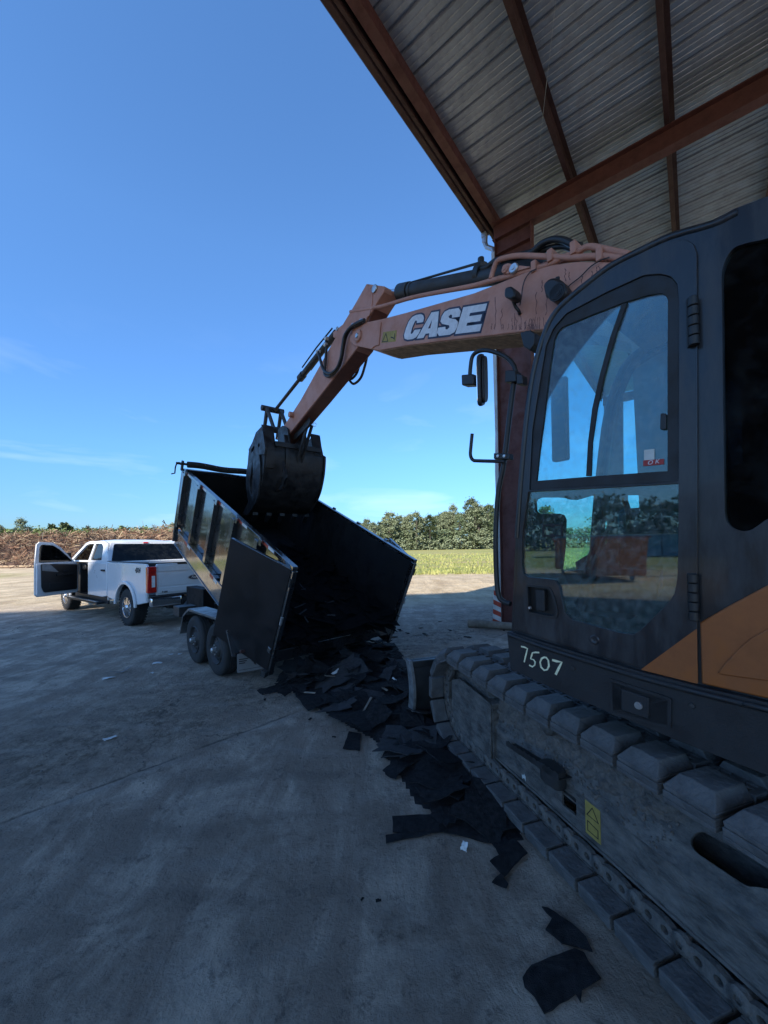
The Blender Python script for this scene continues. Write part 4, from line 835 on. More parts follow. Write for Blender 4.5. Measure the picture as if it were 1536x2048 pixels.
for x, y in ((180, 1124), (211, 1124)):
    c = HF(*zz(920, 440, .41996, [(x, y)])[0], -.014); g = G(); g.lathe([(0, -.006), (.008, -.005), (.009, 0)], HF.w(c[0], c[1], -.013), HF.v, 10); part('bolt', g, bare, hr)
mc = HF(*z4([(108, 760)])[0], .02); mt = HF(*z4([(115, 632)])[0], .02); mb = HF(*z4([(98, 888)])[0], .02); hh = (mt[1]-mb[1])/2
g = G(); MM = Matrix.Translation(HF.w(mc[0], mc[1], .02)) @ Matrix.Rotation(R(4), 4, HF.v) ; vw = (HF.w(mc[0], mc[1], .02)-O3).normalized(); side_ = Vector((vw.y, -vw.x, 0)).normalized(); fwd_ = (vw*.985+side_*.17).normalized(); nn_ = Vector((fwd_.y, -fwd_.x, 0)).normalized()
ell = rnd([(-.075, -hh), (.075, -hh), (.085, 0), (.075, hh), (-.075, hh), (-.085, 0)], .05, 5)
MF = Matrix.Translation(HF.w(mc[0], mc[1], .02)) @ Matrix((fwd_, (0, 0, 1), nn_)).transposed().to_4x4()
g.prism(ell, -.018, .004, MF); g.prism([(x*.86, y*.9) for x, y in ell], .0045, .02, MF); mr = part('mirror_shell', g, plastic, hr, bev=.006)
g = G(); g.prism([(x*.92, y*.96) for x, y in ell], -.0215, -.0185, MF); part('mirror_glass', g, chrome, mr)
hbox([(302, 545), (350, 533), (375, 548), (372, 600), (350, 632), (318, 610)], .05, .12, 'cab_lamp', plastic, ex, .006)
# ---- boom (left face trace), extruded across its width
BB, BW = .95, .34
def bt(P, b=BB): return HF.l(P, b)
top_e = zb([(430, 335), (470, 318), (545, 303), (640, 278), (800, 232), (900, 203), (1000, 163), (1100, 122), (1200, 95), (1300, 82), (1420, 84), (1480, 92), (1560, 125), (1640, 190)])
bot_e = zb([(1640, 560), (1500, 400), (1300, 345), (1200, 342), (1140, 345), (1000, 362), (800, 385), (640, 405), (530, 425), (505, 418), (430, 392)])
bp_ = bt(top_e)+[(-.55, 1.75), (-.30, 1.6)]+bt(bot_e[1:])
g = G(); g.prism(bp_, BB, BB+BW, HF.m); boom = part('boom', g, boom_paint, ex, bev=.008)
# belly plate with caked grime, 2 mm below the box
def off_line(P, d): return [(a, z-d) for a, z in P]
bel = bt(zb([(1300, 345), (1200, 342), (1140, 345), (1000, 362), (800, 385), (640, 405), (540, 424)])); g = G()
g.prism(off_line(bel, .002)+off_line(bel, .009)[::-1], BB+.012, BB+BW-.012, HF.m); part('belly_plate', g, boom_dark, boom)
# nose casting with pivot pin
hp = lambda P: zz(600, 540, .16927, P)
nose = bt(hp([(955, 620), (905, 600), (760, 625), (735, 660), (730, 720), (700, 735), (630, 745), (590, 790), (590, 840), (640, 890), (840, 935), (880, 900), (930, 885)]), BB-.012)
g = G(); g.prism(nose, BB-.014, BB-.001, HF.m); part('boom_nose_plate', g, boom_paint, boom, bev=.004)
c = HF(*hp([(692, 783)])[0], BB-.02)
def pin(nm, P, b, r_, par, m1=boom_paint, depth=.03, f=hp):
    c = HF(*f([P])[0], b); g = G(); g.lathe([(0, -depth-.006), (r_*.35, -depth-.006), (r_*.4, -depth), (r_*.85, -depth), (r_, -depth+.008), (r_, 0)], HF.w(c[0], c[1], b), HF.v, 24); o = part(nm, g, m1, par)
    return o
pin('pivot_boss', (692, 783), BB-.014, .075, boom); g = G(); g.lathe([(0, -.012), (.026, -.012), (.03, 0)], HF.w(c[0], c[1], BB-.044), HF.v, 16); part('pin_head', g, bare, boom)
lug = bt(zh([(282, 385), (300, 318), (345, 300), (400, 318), (560, 335), (330, 400)]), BB); g = G(); g.prism(rnd(lug, .03), BB-.005, BB+.03, HF.m); part('cylinder_lug', g, boom_paint, boom, bev=.004)
pin('pin_head', (400, 350), BB-.006, .04, boom, bare, .02, zh); pin('pin_head', (318, 358), BB-.006, .03, boom, boom_paint, .012, zh)
# CASE lettering: glyph polygons mapped onto the traced parallelogram
GL = {'C': ([(1, .66), (.97, .82), (.86, .94), (.70, 1), (.38, 1), (.16, .94), (.03, .78), (0, .5), (.03, .22), (.16, .06), (.38, 0), (.70, 0), (.88, .06), (.98, .2), (1, .38), (.62, .38), (.58, .26), (.50, .22), (.44, .26), (.40, .5), (.44, .74), (.50, .78), (.58, .74), (.62, .66)], []),
      'A': ([(0, 0), (.34, 1), (.72, 1), (1.02, 0), (.64, 0), (.60, .16), (.40, .16), (.36, 0)], [[(.44, .36), (.57, .36), (.51, .70)]]),
      'S': ([(.96, .66), (.94, .86), (.78, 1), (.30, 1), (.10, .94), (.02, .78), (.04, .58), (.18, .47), (.56, .38), (.62, .30), (.54, .22), (.44, .24), (.40, .34), (.02, .34), (.05, .14), (.22, 0), (.74, 0), (.94, .08), (1, .26), (.97, .46), (.80, .58), (.46, .66), (.40, .73), (.46, .80), (.56, .77), (.59, .66)], []),
      'E': ([(0, 0), (0, 1), (.98, 1), (.98, .74), (.38, .74), (.38, .62), (.90, .62), (.90, .38), (.38, .38), (.38, .26), (1, .26), (1, 0)], [])}
c0, c1, c2, c3 = [Vector(p) for p in bt(zb([(622, 386), (925, 350), (955, 243), (655, 292)]), BB)]
def lmap(u_, v_): return tuple((c0*(1-u_)+c1*u_)*(1-v_)+(c3*(1-u_)+c2*u_)*v_)
for i, ch in enumerate('CASE'):
    u0 = (0.0, .225, .475, .725)[i]; uw = (.245, .275, .255, .275)[i]; P, Hs = GL[ch]; f = lambda p: lmap(u0+p[0]*uw*.97, p[1])
    poly = [f(p) for p in P]; hs = [[f(p) for p in h] for h in Hs]
    sg = inset(poly, -.017); g = G(); g.prism(sg, BB-.0025, BB-.0005, HF.m, holes=[inset(h, .010) for h in hs]); part('letter_outline', g, navy_edge, boom, smooth=0)
    g = G(); g.prism(poly, BB-.0045, BB-.0027, HF.m, holes=hs); part('letter', g, white_letter, boom, smooth=0)
q = bt(hp([(985, 735), (1145, 712), (1130, 845), (965, 862)]), BB); g = G(); g.prism(q, BB-.0025, BB-.0005, HF.m); sk2 = part('boom_sticker', g, yellow, boom, smooth=0)
q = bt(hp([(975, 850), (1040, 842), (1018, 752)]), BB); part('warning_symbol', ring_line(q, .008, BB-.0045, BB-.003, HF.m), ink, sk2, smooth=0)
g = G(); stroke(g, bt(hp([(1075, 795), (1100, 800), (1112, 812)]), BB), .012, BB-.004, BB-.003, HF.m); stroke(g, bt(hp([(1122, 750), (1118, 825)]), BB), .01, BB-.004, BB-.003, HF.m); part('warning_symbol', g, ink, sk2, smooth=0)
# seam and oil runs
q = bt(hp([(962, 622), (932, 880)]), BB); g = G(); stroke(g, q, .012, BB-.006, BB-.0005, HF.m); part('weld_seam', g, boom_paint, boom)
g = G(); rr = random.Random(12)
for i in range(42):
    x = rr.choice([rr.uniform(180, 700), rr.uniform(370, 660)]); yb_ = 905-(abs(x-420))*.03; yt = yb_-rr.choice([40, 60, 90, 130, 140, 60])*rr.uniform(.6, 1.15)
    if x < 330: yt = yb_-rr.uniform(20, 60)
    P = [(x+rr.uniform(-6, 6), yt+(yb_-yt)*t) for t in (0, .2, .4, .6, .8, 1)]; stroke(g, bt(zh(P), BB), .0034, BB-.0012, BB-.0004, HF.m, .5)
for x, y0, y1 in ((228, 605, 890), (860, 350, 460), (1100, 370, 450), (1150, 330, 410), (655, 455, 560), (690, 590, 770), (600, 560, 760), (285, 710, 870), (900, 380, 450), (1010, 410, 500), (1170, 320, 380)):
    P = [(x+rr.uniform(-9, 9), y0+(y1-y0)*t) for t in (0, .15, .3, .45, .6, .8, 1)]; stroke(g, bt(zh(P), BB), .005, BB-.0012, BB-.0004, HF.m, .5)
part('oil_run', g, stain_shade, boom, smooth=0, kind='stuff')
# pipes on the boom top
def pipe(nm, P, r_, mat, b, f, par, n_=8, k_=5, b1=None):
    q = f(P); m = len(q); pts = []
    for i, (x, y) in enumerate(q):
        bi = b if b1 is None else b+(b1-b)*i/(m-1); a_, z_ = HF(x, y, bi); pts.append(HF.w(a_, z_, bi))
    g = G(); g.tube(curve(pts, k_), r_, n_); return part(nm, g, mat, par, smooth=60)
pipe('boom_pipe', [(1435, 222), (1200, 170), (1100, 150), (1040, 160), (960, 205), (840, 250), (740, 300), (600, 350), (400, 405), (200, 455), (0, 510), (-500, 605), (-800, 690), (-1080, 740)], .022, boom_paint, BB+.03, zh, boom)
pipe('boom_pipe', [(1390, 262), (1180, 235), (950, 248), (700, 240), (450, 232), (330, 250), (250, 280), (215, 350), (190, 440)], .022, boom_paint, BB+.02, zh, boom)
pipe('boom_pipe', [(1380, 275), (1180, 250), (950, 262), (720, 300), (600, 345), (300, 430)], .020, boom_paint, BB+.09, zh, boom)
pipe('boom_hose', [(1000, 150), (920, 125), (840, 92), (740, 88), (640, 130), (560, 200), (420, 235), (250, 270), (150, 340), (100, 350)], .026, hose, BB+.12, zh, boom)
pipe('boom_hose', [(960, 190), (880, 155), (800, 150), (700, 170), (600, 215), (500, 265), (420, 285), (300, 300), (240, 420)], .024, hose, BB+.17, zh, boom)
g = G()
for x, y in ((955, 175), (745, 245), (1190, 235), (600, 345)):
    c = HF(*zh([(x, y)])[0], BB+.04); g.bb((c[0]-.02, c[1]-.05, BB-.01), (c[0]+.02, c[1]+.04, BB+.12), HF.m)
part('pipe_clamp', g, boom_paint, boom, bev=.004, kind='stuff')
pipe('lamp_wire', [(600, 350), (545, 380), (500, 440), (475, 520), (465, 600), (450, 680)], .004, hose, BB-.02, zh, boom, 5)
pipe('lamp_wire', [(1260, 245), (1180, 275), (1090, 330), (1000, 420), (900, 500), (860, 560)], .004, hose, BB-.02, zh, boom, 5)
# lamps on the boom
def boxlamp(P, b0, b1, bv=.012):
    q = rnd(HF.l(zh(P), (b0+b1)/2), .02, 3); g = G(); g.prism(q, b0, b1, HF.m); o = part('boom_lamp', g, plastic, boom, bev=bv); return o
lp = boxlamp([(345, 545), (400, 525), (435, 560), (440, 620), (400, 650), (340, 625)], BB-.16, BB-.06)
pipe('lamp_bracket', [(390, 640), (410, 690), (440, 730), (450, 760)], .014, plastic, BB-.08, zh, lp, 6, 4, BB-.005)
lp = boxlamp([(690, 520), (740, 465), (800, 450), (860, 480), (905, 545), (900, 600), (850, 650), (780, 670), (710, 620)], BB-.14, BB-.03, .02)
pipe('lamp_bracket', [(790, 430), (790, 470)], .016, plastic, BB-.08, zh, lp, 6)
g = G(); c = HF(*zh([(785, 560)])[0], BB-.145); [g.lathe([(.01+.014*i, -.004), (.018+.014*i, -.004), (.018+.014*i, 0), (.01+.014*i, 0)], HF.w(c[0], c[1], BB-.141), HF.v, 20) for i in range(4)]; part('lamp_grille', g, ink, lp)
# arm cylinder above the boom
cb = BB+BW/2
def c3d(P, b, f): a_, z_ = HF(*f([P])[0], b); return HF.w(a_, z_, b)
A0 = c3d((1085, 272), cb, hp); A1 = c3d((1215, 262), cb, hp); A2 = c3d((260, 405), cb, zh)
ad = (A2-A1).normalized(); g = G(); g.cyl(A1-ad*.02, A2+ad*.5, .078, 24); cyl_ = part('arm_cylinder', g, black_steel, ex)
g = G(); g.cyl(A1-ad*.05, A1+ad*.14, .094, 24); g.cyl(A1+ad*.16, A1+ad*.2, .086, 24); part('cylinder_head', g, black_steel, cyl_, bev=.004)
g = G(); g.cyl(A0-ad*.12, A1, .046, 20); part('piston_rod', g, chrome, cyl_)
B0 = c3d((100, 350), cb, zh); g = G(); g.cyl(B0-ad*.03-Vector((0, 0, .05)), B0+ad*.03-Vector((0, 0, .05)), .096, 20); g.bb((0, 0, 0), (.001, .001, .001), Matrix.Translation(B0)); g.cyl(B0, B0+Vector((0, 0, .1)), .03, 10); part('cylinder_band', g, plastic, cyl_)
g = G(); t0 = A1+Vector((0, 0, .085)); g.tube([t0, t0.lerp(B0, .5)+Vector((0, 0, .03)), B0+Vector((0, 0, .06))], .012, 6); part('cylinder_pipe', g, hose, cyl_, smooth=60)
# ---- stick
stp = bt(hp([(785, 162), (990, 190), (1003, 215), (990, 260), (930, 350), (870, 450), (820, 535), (790, 560), (760, 640), (690, 900), (200, 1530)]), BB+.02)
tip = HF.l(zz(480, 800, .15625, [(540, 560), (505, 520), (480, 470)]), BB+.02); back = bt(hp([(10, 1530), (500, 650), (650, 400)]), BB+.02)
g = G(); SW = .24; stick_poly = stp+HF.l(zz(480, 800, .15625, [(530, 560), (470, 490), (560, 335)]), BB+.02)+back
g.prism(stick_poly, BB+.02, BB+.02+SW, HF.m); stick = part('stick', g, boom_paint, ex, bev=.008)
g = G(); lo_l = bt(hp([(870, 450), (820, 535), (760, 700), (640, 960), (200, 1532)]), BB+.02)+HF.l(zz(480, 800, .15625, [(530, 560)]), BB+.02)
g.prism([(a-.0015, z-.003) for a, z in lo_l]+[(a-.007, z-.009) for a, z in lo_l[::-1]], BB+.035, BB+SW, HF.m); part('stick_belly', g, stain_shade, stick)  # dark strip: underside grime and shade put into the colour
crease = bt(hp([(795, 180), (835, 235), (855, 290), (855, 380), (835, 470), (820, 540)]), BB+.02); g = G(); stroke(g, crease, .02, BB+.012, BB+.0195, HF.m); part('weld_seam', g, boom_paint, stick)
c = HF(*hp([(880, 222)])[0], BB+.012); g = G(); g.lathe([(0, -.02), (.02, -.02), (.045, -.012), (.05, 0)], HF.w(c[0], c[1], BB+.012), HF.v, 18); part('pin_head', g, bare, stick)
c = HF(*hp([(425, 735)])[0], BB+.02); g = G(); g.prism(rnd(bt(hp([(385, 790), (385, 730), (450, 680), (500, 640), (520, 640), (450, 770), (400, 800)]), BB+.02), .02), BB+.03, BB+.07, HF.m); part('bucket_cylinder_lug', g, boom_paint, stick)
pin('pin_head', (440, 695), BB+.03, .03, stick, bare, .012)
cyb = BB+.02+SW/2; C0 = c3d((430, 740), cyb, hp); z5b = lambda P: zz(480, 800, .15625, P)
C1 = c3d((30, 1400), cyb, hp); C2 = c3d((450, 130), cyb, z5b); bd = (C2-C0).normalized(); off = Vector((0, 0, .02))
g = G(); g.cyl(C0, C0+bd*(C1-C0).length, .05, 20); bc = part('bucket_cylinder', g, black_steel, ex); g = G(); g.cyl(C0+bd*((C1-C0).length-.1), C0+bd*((C1-C0).length+.03), .062, 20); part('cylinder_head', g, black_steel, bc)
g = G(); g.cyl(C0+bd*(C1-C0).length, C2, .03, 14); part('piston_rod', g, black_steel, bc)
for k_ in (-.07, .09): g = G(); p = C0+HF.v*k_; g.tube([p+Vector((0, 0, .04)), p+bd*.5+Vector((0, 0, .06)), p+bd*1.0+Vector((0, 0, .04))], .012, 6); part('stick_pipe', g, hose, stick, smooth=60)
pipe('stick_hose', [(760, 590), (690, 620), (620, 660), (560, 720), (520, 800), (500, 920), (480, 1050), (430, 1170), (350, 1225), (280, 1180), (245, 1080), (215, 970)], .021, hose, BB-.05, hp, stick)
pipe('stick_hose', [(760, 600), (700, 640), (600, 690), (545, 780), (520, 880), (500, 1000), (470, 1120), (410, 1215), (340, 1255), (290, 1225), (300, 1100), (310, 950), (312, 810)], .021, hose, BB-.02, hp, stick)
pipe('stick_hose', [(795, 1010), (770, 1120), (720, 1270), (640, 1345), (590, 1310), (580, 1270)], .018, hose, BB+.3, hp, stick)
pipe('stick_hose', [(700, 1130), (670, 1220), (620, 1280), (590, 1290)], .018, hose, BB+.28, hp, stick)
g = G()
for x, y in ((735, 600), (640, 650), (312, 810), (215, 965), (300, 880)):
    p = c3d((x, y), BB-.03, hp); g.lathe([(0, -.035), (.026, -.03), (.028, .03), (0, .035)], p, HF.u+Vector((0, 0, .4)), 8)
part('hose_fitting', g, bare, stick, kind='stuff')
# tipping links
def bar3(nm, p, q, r_, mat, par, n_=10): g = G(); g.tube([p, q], r_, n_); return part(nm, g, mat, par, bev=0, smooth=50)
for k_ in (-.16, .12):
    K0 = c3d((450, 130), cyb, z5b)+HF.v*k_; K1 = c3d((545, 400), cyb, z5b)+HF.v*k_; K2 = c3d((400, 430), cyb, z5b)+HF.v*k_
    bar3('tipping_link', K0, K1, .035, black_steel, ex); bar3('bucket_link', K0, K2-Vector((0, 0, .1)), .035, black_steel, ex)
g = G(); K0 = c3d((430, 130), cyb, z5b); g.cyl(K0-HF.v*.24, K0+HF.v*.2, .055, 16); part('link_pin', g, black_steel, ex); K1 = c3d((545, 400), cyb, z5b); g = G(); g.cyl(K1-HF.v*.2, K1+HF.v*.2, .06, 16); part('link_pin', g, black_steel, ex)
g = G(); c = c3d((665, 190), BB, z5b); g.lathe([(0, -.06), (.05, -.05), (.05, .05), (0, .06)], c, HF.v, 8); part('grease_block', g, boom_paint, stick)
# ---- bucket
prof = [(5.02, 3.78), (4.96, 3.55), (4.90, 3.36), (4.93, 3.1), (5.0, 2.9), (5.10, 2.72), (5.26, 2.56), (5.46, 2.44), (5.68, 2.37)]
ba0, ba1 = HF(*z5b([(262, 900)])[0], .50)[0], 0
sh = 0.0; prof = [(a+sh, z) for a, z in prof]; BL, BR = .50, 1.56
pc = [tuple(p[:2]) for p in curve([(a, z, 0) for a, z in prof], 4)]
lo_ = [p for p in pc if p[1] < 3.50]; hi_ = [p for p in pc if p[1] > 3.30]; g = G(); g.prism(lo_+[(a+.03, z+.012) for a, z in lo_[::-1]], BL, BR, HF.m); bk = part('bucket_shell', g, bucket_steel, ex, bev=.003)
for b0_, b1_, nm_ in ((BL+.0005, BL+.20, 'left'), (BR-.16, BR-.001, 'right')):
    g = G(); g.prism([(a-.012, z) for a, z in hi_]+[(a+.03, z+.012) for a, z in hi_[::-1]], b0_, b1_, HF.m); part('bucket_wing', g, bucket_steel, ex, bev=.008)
g = G(); g.prism([(4.98, 3.76), (4.93, 3.36), (4.96, 3.1), (5.03, 2.9), (5.13, 2.74), (5.29, 2.58), (5.48, 2.47), (5.68, 2.40), (5.75, 2.8), (5.78, 3.1), (5.68, 3.45), (5.3, 3.72)], BL+.002, BL+.02, HF.m); part('bucket_inner_side', g, bucket_steel, ex)
g = G(); g.prism([(4.90, 3.46), (4.98, 3.46), (5.3, 3.30), (5.3, 3.27), (4.90, 3.40)], BL+.21, BR-.17, HF.m); part('bucket_top_plate', g, bucket_steel, ex, bev=.004)
sp_o = HF.l(z5b([(280, 378), (200, 470), (115, 635), (125, 700), (85, 930), (80, 1080), (95, 1200), (110, 1300), (30, 1470), (110, 1470), (200, 1330), (240, 1200), (262, 1000), (262, 800), (250, 700), (320, 700), (330, 620), (300, 400)]), BL-.02)
sp_h = HF.l(z5b([(165, 800), (150, 900), (130, 1020), (130, 1120), (148, 1230), (170, 1100), (172, 900)]), BL-.02); sp_h2 = HF.l(z5b([(178, 590), (150, 640), (150, 675), (180, 650), (190, 600)]), BL-.02); sp_h3 = HF.l(z5b([(250, 545), (235, 580), (245, 615), (262, 580)]), BL-.02)
g = G(); g.prism(sp_o, BL-.03, BL-.001, HF.m, holes=[sp_h, sp_h2, sp_h3]); part('bucket_side_plate', g, bucket_steel, ex, bev=.004)
# right side plate and inner side wall follow the shell
lipz = pc[-1]; side_poly = pc+[(5.85, 2.75), (5.95, 3.1), (5.85, 3.5), (5.35, 3.80)]
g = G(); g.prism(side_poly, BR+.001, BR+.03, HF.m); part('bucket_side_plate', g, bucket_steel, ex, bev=.004)
g = G(); g.prism([(a-.04, z) for a, z in pc[8:]]+[(a+.06, z+.05) for a, z in pc[8:][::-1]], BR+.031, BR+.06, HF.m); part('side_wear_strip', g, bucket_steel, ex, bev=.004)
g = G(); g.prism([(a-.035, z) for a, z in pc[:14]]+[(a+.0, z) for a, z in pc[:14][::-1]], BL+.02, BL+.16, HF.m); part('wear_strip', g, bucket_steel, ex, bev=.004); g = G(); g.prism([(a-.035, z) for a, z in pc[2:20]]+[(a+.0, z) for a, z in pc[2:20][::-1]], BL+.36, BL+.42, HF.m); part('wear_strip', g, bucket_steel, ex, bev=.004)
g = G(); g.prism([(4.86, 3.42), (4.95, 3.42), (4.95, 3.50), (4.86, 3.50)], BL+.17, BR-.05, HF.m); part('cross_bar', g, bucket_steel, ex, bev=.004)
for b_ in (cyb-.17, cyb+.15): g = G(); g.prism(rnd([(5.0, 3.25), (4.88, 3.5), (4.95, 3.78), (5.15, 3.88), (5.35, 3.85), (5.4, 3.3)], .04), b_, b_+.03, HF.m); part('bucket_ear', g, bucket_steel, ex, bev=.004)
for i in range(5):
    b_ = BL+.06+i*.255; g = G(); a_, z_ = lipz
    g.hexa([HF.w(a_-.02, z_-.05, b_), HF.w(a_-.02, z_+.04, b_), HF.w(a_-.02, z_+.04, b_+.1), HF.w(a_-.02, z_-.05, b_+.1)], [HF.w(a_+.14, z_-.16, b_+.02), HF.w(a_+.15, z_-.14, b_+.02), HF.w(a_+.15, z_-.14, b_+.08), HF.w(a_+.14, z_-.16, b_+.08)]); part('bucket_tooth', g, bucket_steel, ex, bev=.004)
# bolt-on thumb bar under the stick
T0_ = c3d((890, 320), cb, z5b); T1_ = c3d((690, 960), cb, z5b); T1_ = T1_-HF.u*.05
td = (T1_-T0_).normalized(); tx = td.cross(HF.v).normalized(); g = G()
for k_ in (-.05, .03): g.hexa([T0_+HF.v*k_-tx*.03, T0_+HF.v*(k_+.03)-tx*.03, T0_+HF.v*(k_+.03)+tx*.03, T0_+HF.v*k_+tx*.03], [T1_+HF.v*k_-tx*.03, T1_+HF.v*(k_+.03)-tx*.03, T1_+HF.v*(k_+.03)+tx*.03, T1_+HF.v*k_+tx*.03])
part('thumb_strut', g, black_steel, ex, bev=.003)
q = HF.l(z5b([(880, 200), (905, 270), (880, 330), (720, 500), (690, 500), (700, 440), (830, 260)]), cb-.06); g = G(); g.prism(q, cb-.07, cb-.05, HF.m, holes=[]); part('thumb_bracket', g, black_steel, ex, bev=.003)
q = HF.l(z5b([(610, 790), (650, 930), (655, 1000), (600, 1140), (500, 1200), (590, 1100), (610, 1000)]), cb-.25); g = G(); g.prism(q, cb-.34, cb-.31, HF.m); part('thumb_plate', g, bucket_steel, ex)
p = c3d((955, 315), cb, z5b); g = G(); g.tube([p+Vector((.03*math.cos(t*.7), 0, .03*math.sin(t*.7))) for t in range(9)], .006, 5); part('shackle', g, bare, ex)
# ================================================================ DUMP TRAILER
RA = -45; rf, rr_ = vec(RA), vec(RA+90); TIL = R(24.5)
e1 = rf*math.cos(TIL)+Vector((0, 0, math.sin(TIL))); e3 = -rf*math.sin(TIL)+Vector((0, 0, math.cos(TIL)))
BO = Vector((-.996, 4.34, 1.526))
BM = Matrix.Translation(BO) @ Matrix((e1, rr_, e3)).transposed().to_4x4()        # bed: x forward, y right, z up from the left wall's rear top
LN, WD, HT = 4.0, 2.05, 1.12
tl_ = thing('dump_trailer', 'black tandem axle dump trailer with its bed tipped up and both rear gates open', 'trailer', (-2.4, 5.6, 0), R(45))
def bpart(nm, boxes, mat, par=tl_, bev=.004, **k):
    g = G(); [g.bb(a, b, BM) for a, b in boxes]; return part(nm, g, mat, par, bev=bev, **k)
# bed shell
lw = bpart('left_wall', [((0, 0, -HT), (LN, .006, -.02))], trailer_black, bev=0)
li = bpart('left_wall_lining', [((0.01, .0065, -HT), (LN-.05, .010, -.03))], trailer_inner, lw, bev=0)
rw_ = bpart('right_wall', [((0, WD-.008, -HT), (LN, WD, -.02))], trailer_inner, bev=0)
fw = bpart('front_wall', [((LN-.05, .012, -HT), (LN-.04, WD-.01, -.02))], trailer_inner, bev=0)
fl = bpart('bed_floor', [((0, .012, -HT-.012), (LN-.04, WD-.01, -HT))], trailer_inner, bev=0)
bpart('top_rail', [((-.02, -.055, -.055), (LN, .012, .0))], trailer_black, lw); bpart('top_rail', [((-.02, WD-.012, -.055), (LN, WD+.055, .0))], trailer_black, rw_)
bpart('top_rail', [((LN-.06, .013, -.055), (LN+.01, WD-.013, .0))], trailer_black, fw)
for i in range(6):
    x = .12+i*.755; 
    for nm, ya, yb, par in (('wall_rib', -.075, -.002, lw), ('wall_rib', WD+.002, WD+.075, rw_)):
        bpart(nm, [((x-.045, ya, -HT+.02), (x+.045, yb, -.056))], trailer_black, par)
bpart('wall_rib', [((LN-.05, -.075, -HT-.3), (LN+.0, -.002, -.056))], trailer_black, lw)
for i in range(5):
    x = .4+i*.755; bpart('tie_hook', [((x+.30, -.095, -.075), (x+.37, -.056, .012))], trailer_black, lw)
    bpart('tie_hook', [((x+.30, WD+.056, -.03), (x+.37, WD+.09, .02))], trailer_black, rw_)
bpart('rub_rail', [((-.0, -.085, -HT-.055), (LN-.3, -.004, -HT+.015))], trailer_black, lw); bpart('rub_rail', [((-.0, WD+.004, -HT-.055), (LN, WD+.085, -HT+.015))], trailer_black, rw_)
sb = bpart('bed_sill_beam', [((-.0, -.03, -1.47), (LN-.02, .03, -HT-.057)), ((0, -.045, -1.485), (LN-.02, .05, -1.47))], trailer_black, bev=.003)
bpart('bed_sill_beam', [((-.0, WD-.05, -1.47), (LN, WD+.01, -HT-.057))], trailer_black)
for i in range(9): bpart('floor_joist', [((.2+i*.43, .031, -1.28), (.28+i*.43, WD-.051, -HT-.013))], black_steel, bev=0)
for i in range(5):          # reflective tape on the upper and lower rail
    x = .3+i*.78
    for nm, m, o in (('reflective_tape', tape_white, 0), ('reflective_tape', tape_red, .15)):
        bpart(nm, [((x+o+.13, -.0572, -.045), (x+o+.28, -.0555, -.01))], m, lw, bev=0)
for x in (.10, 1.75, 3.0):
    bpart('reflective_tape', [((x, -.0872, -HT-.045), (x+.14, -.0855, -HT+.005))], tape_white, lw, bev=0); bpart('reflective_tape', [((x+.145, -.0872, -HT-.045), (x+.29, -.0855, -HT+.005))], tape_red, lw, bev=0)
# rear posts, tail skirt
bpart('rear_post', [((-.035, -.05, -1.48), (.045, .012, -.056))], trailer_black); bpart('rear_post', [((-.035, WD-.012, -1.48), (.045, WD+.05, -.056))], trailer_black)
bpart('rear_sill', [((-.03, .013, -1.30), (.03, WD-.013, -HT-.013))], trailer_black)
# gates
def gate(side, psi):
    y0 = -.052 if side < 0 else WD+.052; c, s = math.cos(R(psi)), math.sin(R(psi))
    GM = BM @ Matrix.Translation((-.01, y0, 0)) @ Matrix(((c, -side*s*-1 if False else 0, 0, 0), (0, 0, 0, 0), (0, 0, 0, 0), (0, 0, 0, 1))) if False else None
    X_ = Vector((c, side*s, 0)); Y_ = Vector((-side*s, c, 0)) * 1
    A = BM @ Matrix.Translation((-.02, y0, 0)) @ Matrix((X_, Y_, (0, 0, 1))).transposed().to_4x4()
    w_, zt, zb_ = .985, -.045, -1.42
    g = G(); g.bb((.02, -.004, zb_), (w_, .004, zt), A); par = part('left_rear_gate' if side < 0 else 'right_rear_gate', g, door_black, tl_, bev=.002)
    t = .045 if side < 0 else -.045
    for nm, a, b in (('gate_frame', (.0, 0, zb_-.0), (.05, t, zt)), ('gate_frame', (w_-.05, 0, zb_), (w_+.002, t, zt)), ('gate_frame', (.052, 0, zt-.05), (w_-.052, t, zt+.002)), ('gate_frame', (.052, 0, zb_-.002), (w_-.052, t, zb_+.05)), ('gate_frame', (.052, 0, -.75), (w_-.052, t, -.70))):
        g = G(); a = list(a); b = list(b); a[1] += .0045 if t > 0 else -.0045; g.bb(a, b, A); part(nm, g, trailer_black, par, bev=.003)
    for z in (-.2, -.7, -1.25):
        g = G(); g.cyl((-.012, -.0, z-.05), (-.012, 0, z+.05), .018, 12, A); part('gate_hinge', g, bare if z == -.7 else black_steel, par)
    g = G(); g.cyl((w_-.10, t*1.6, zb_-.03), (w_-.10, t*1.6, zt-.1), .014, 10, A); part('lock_rod', g, bare, par)
    if side < 0: g = G(); g.bb((.0, -.055, zb_-.08), (.07, .03, zb_-.001), A); part('hinge_foot', g, black_steel, par, bev=.004)
gate(-1, 20); gate(1, 20)
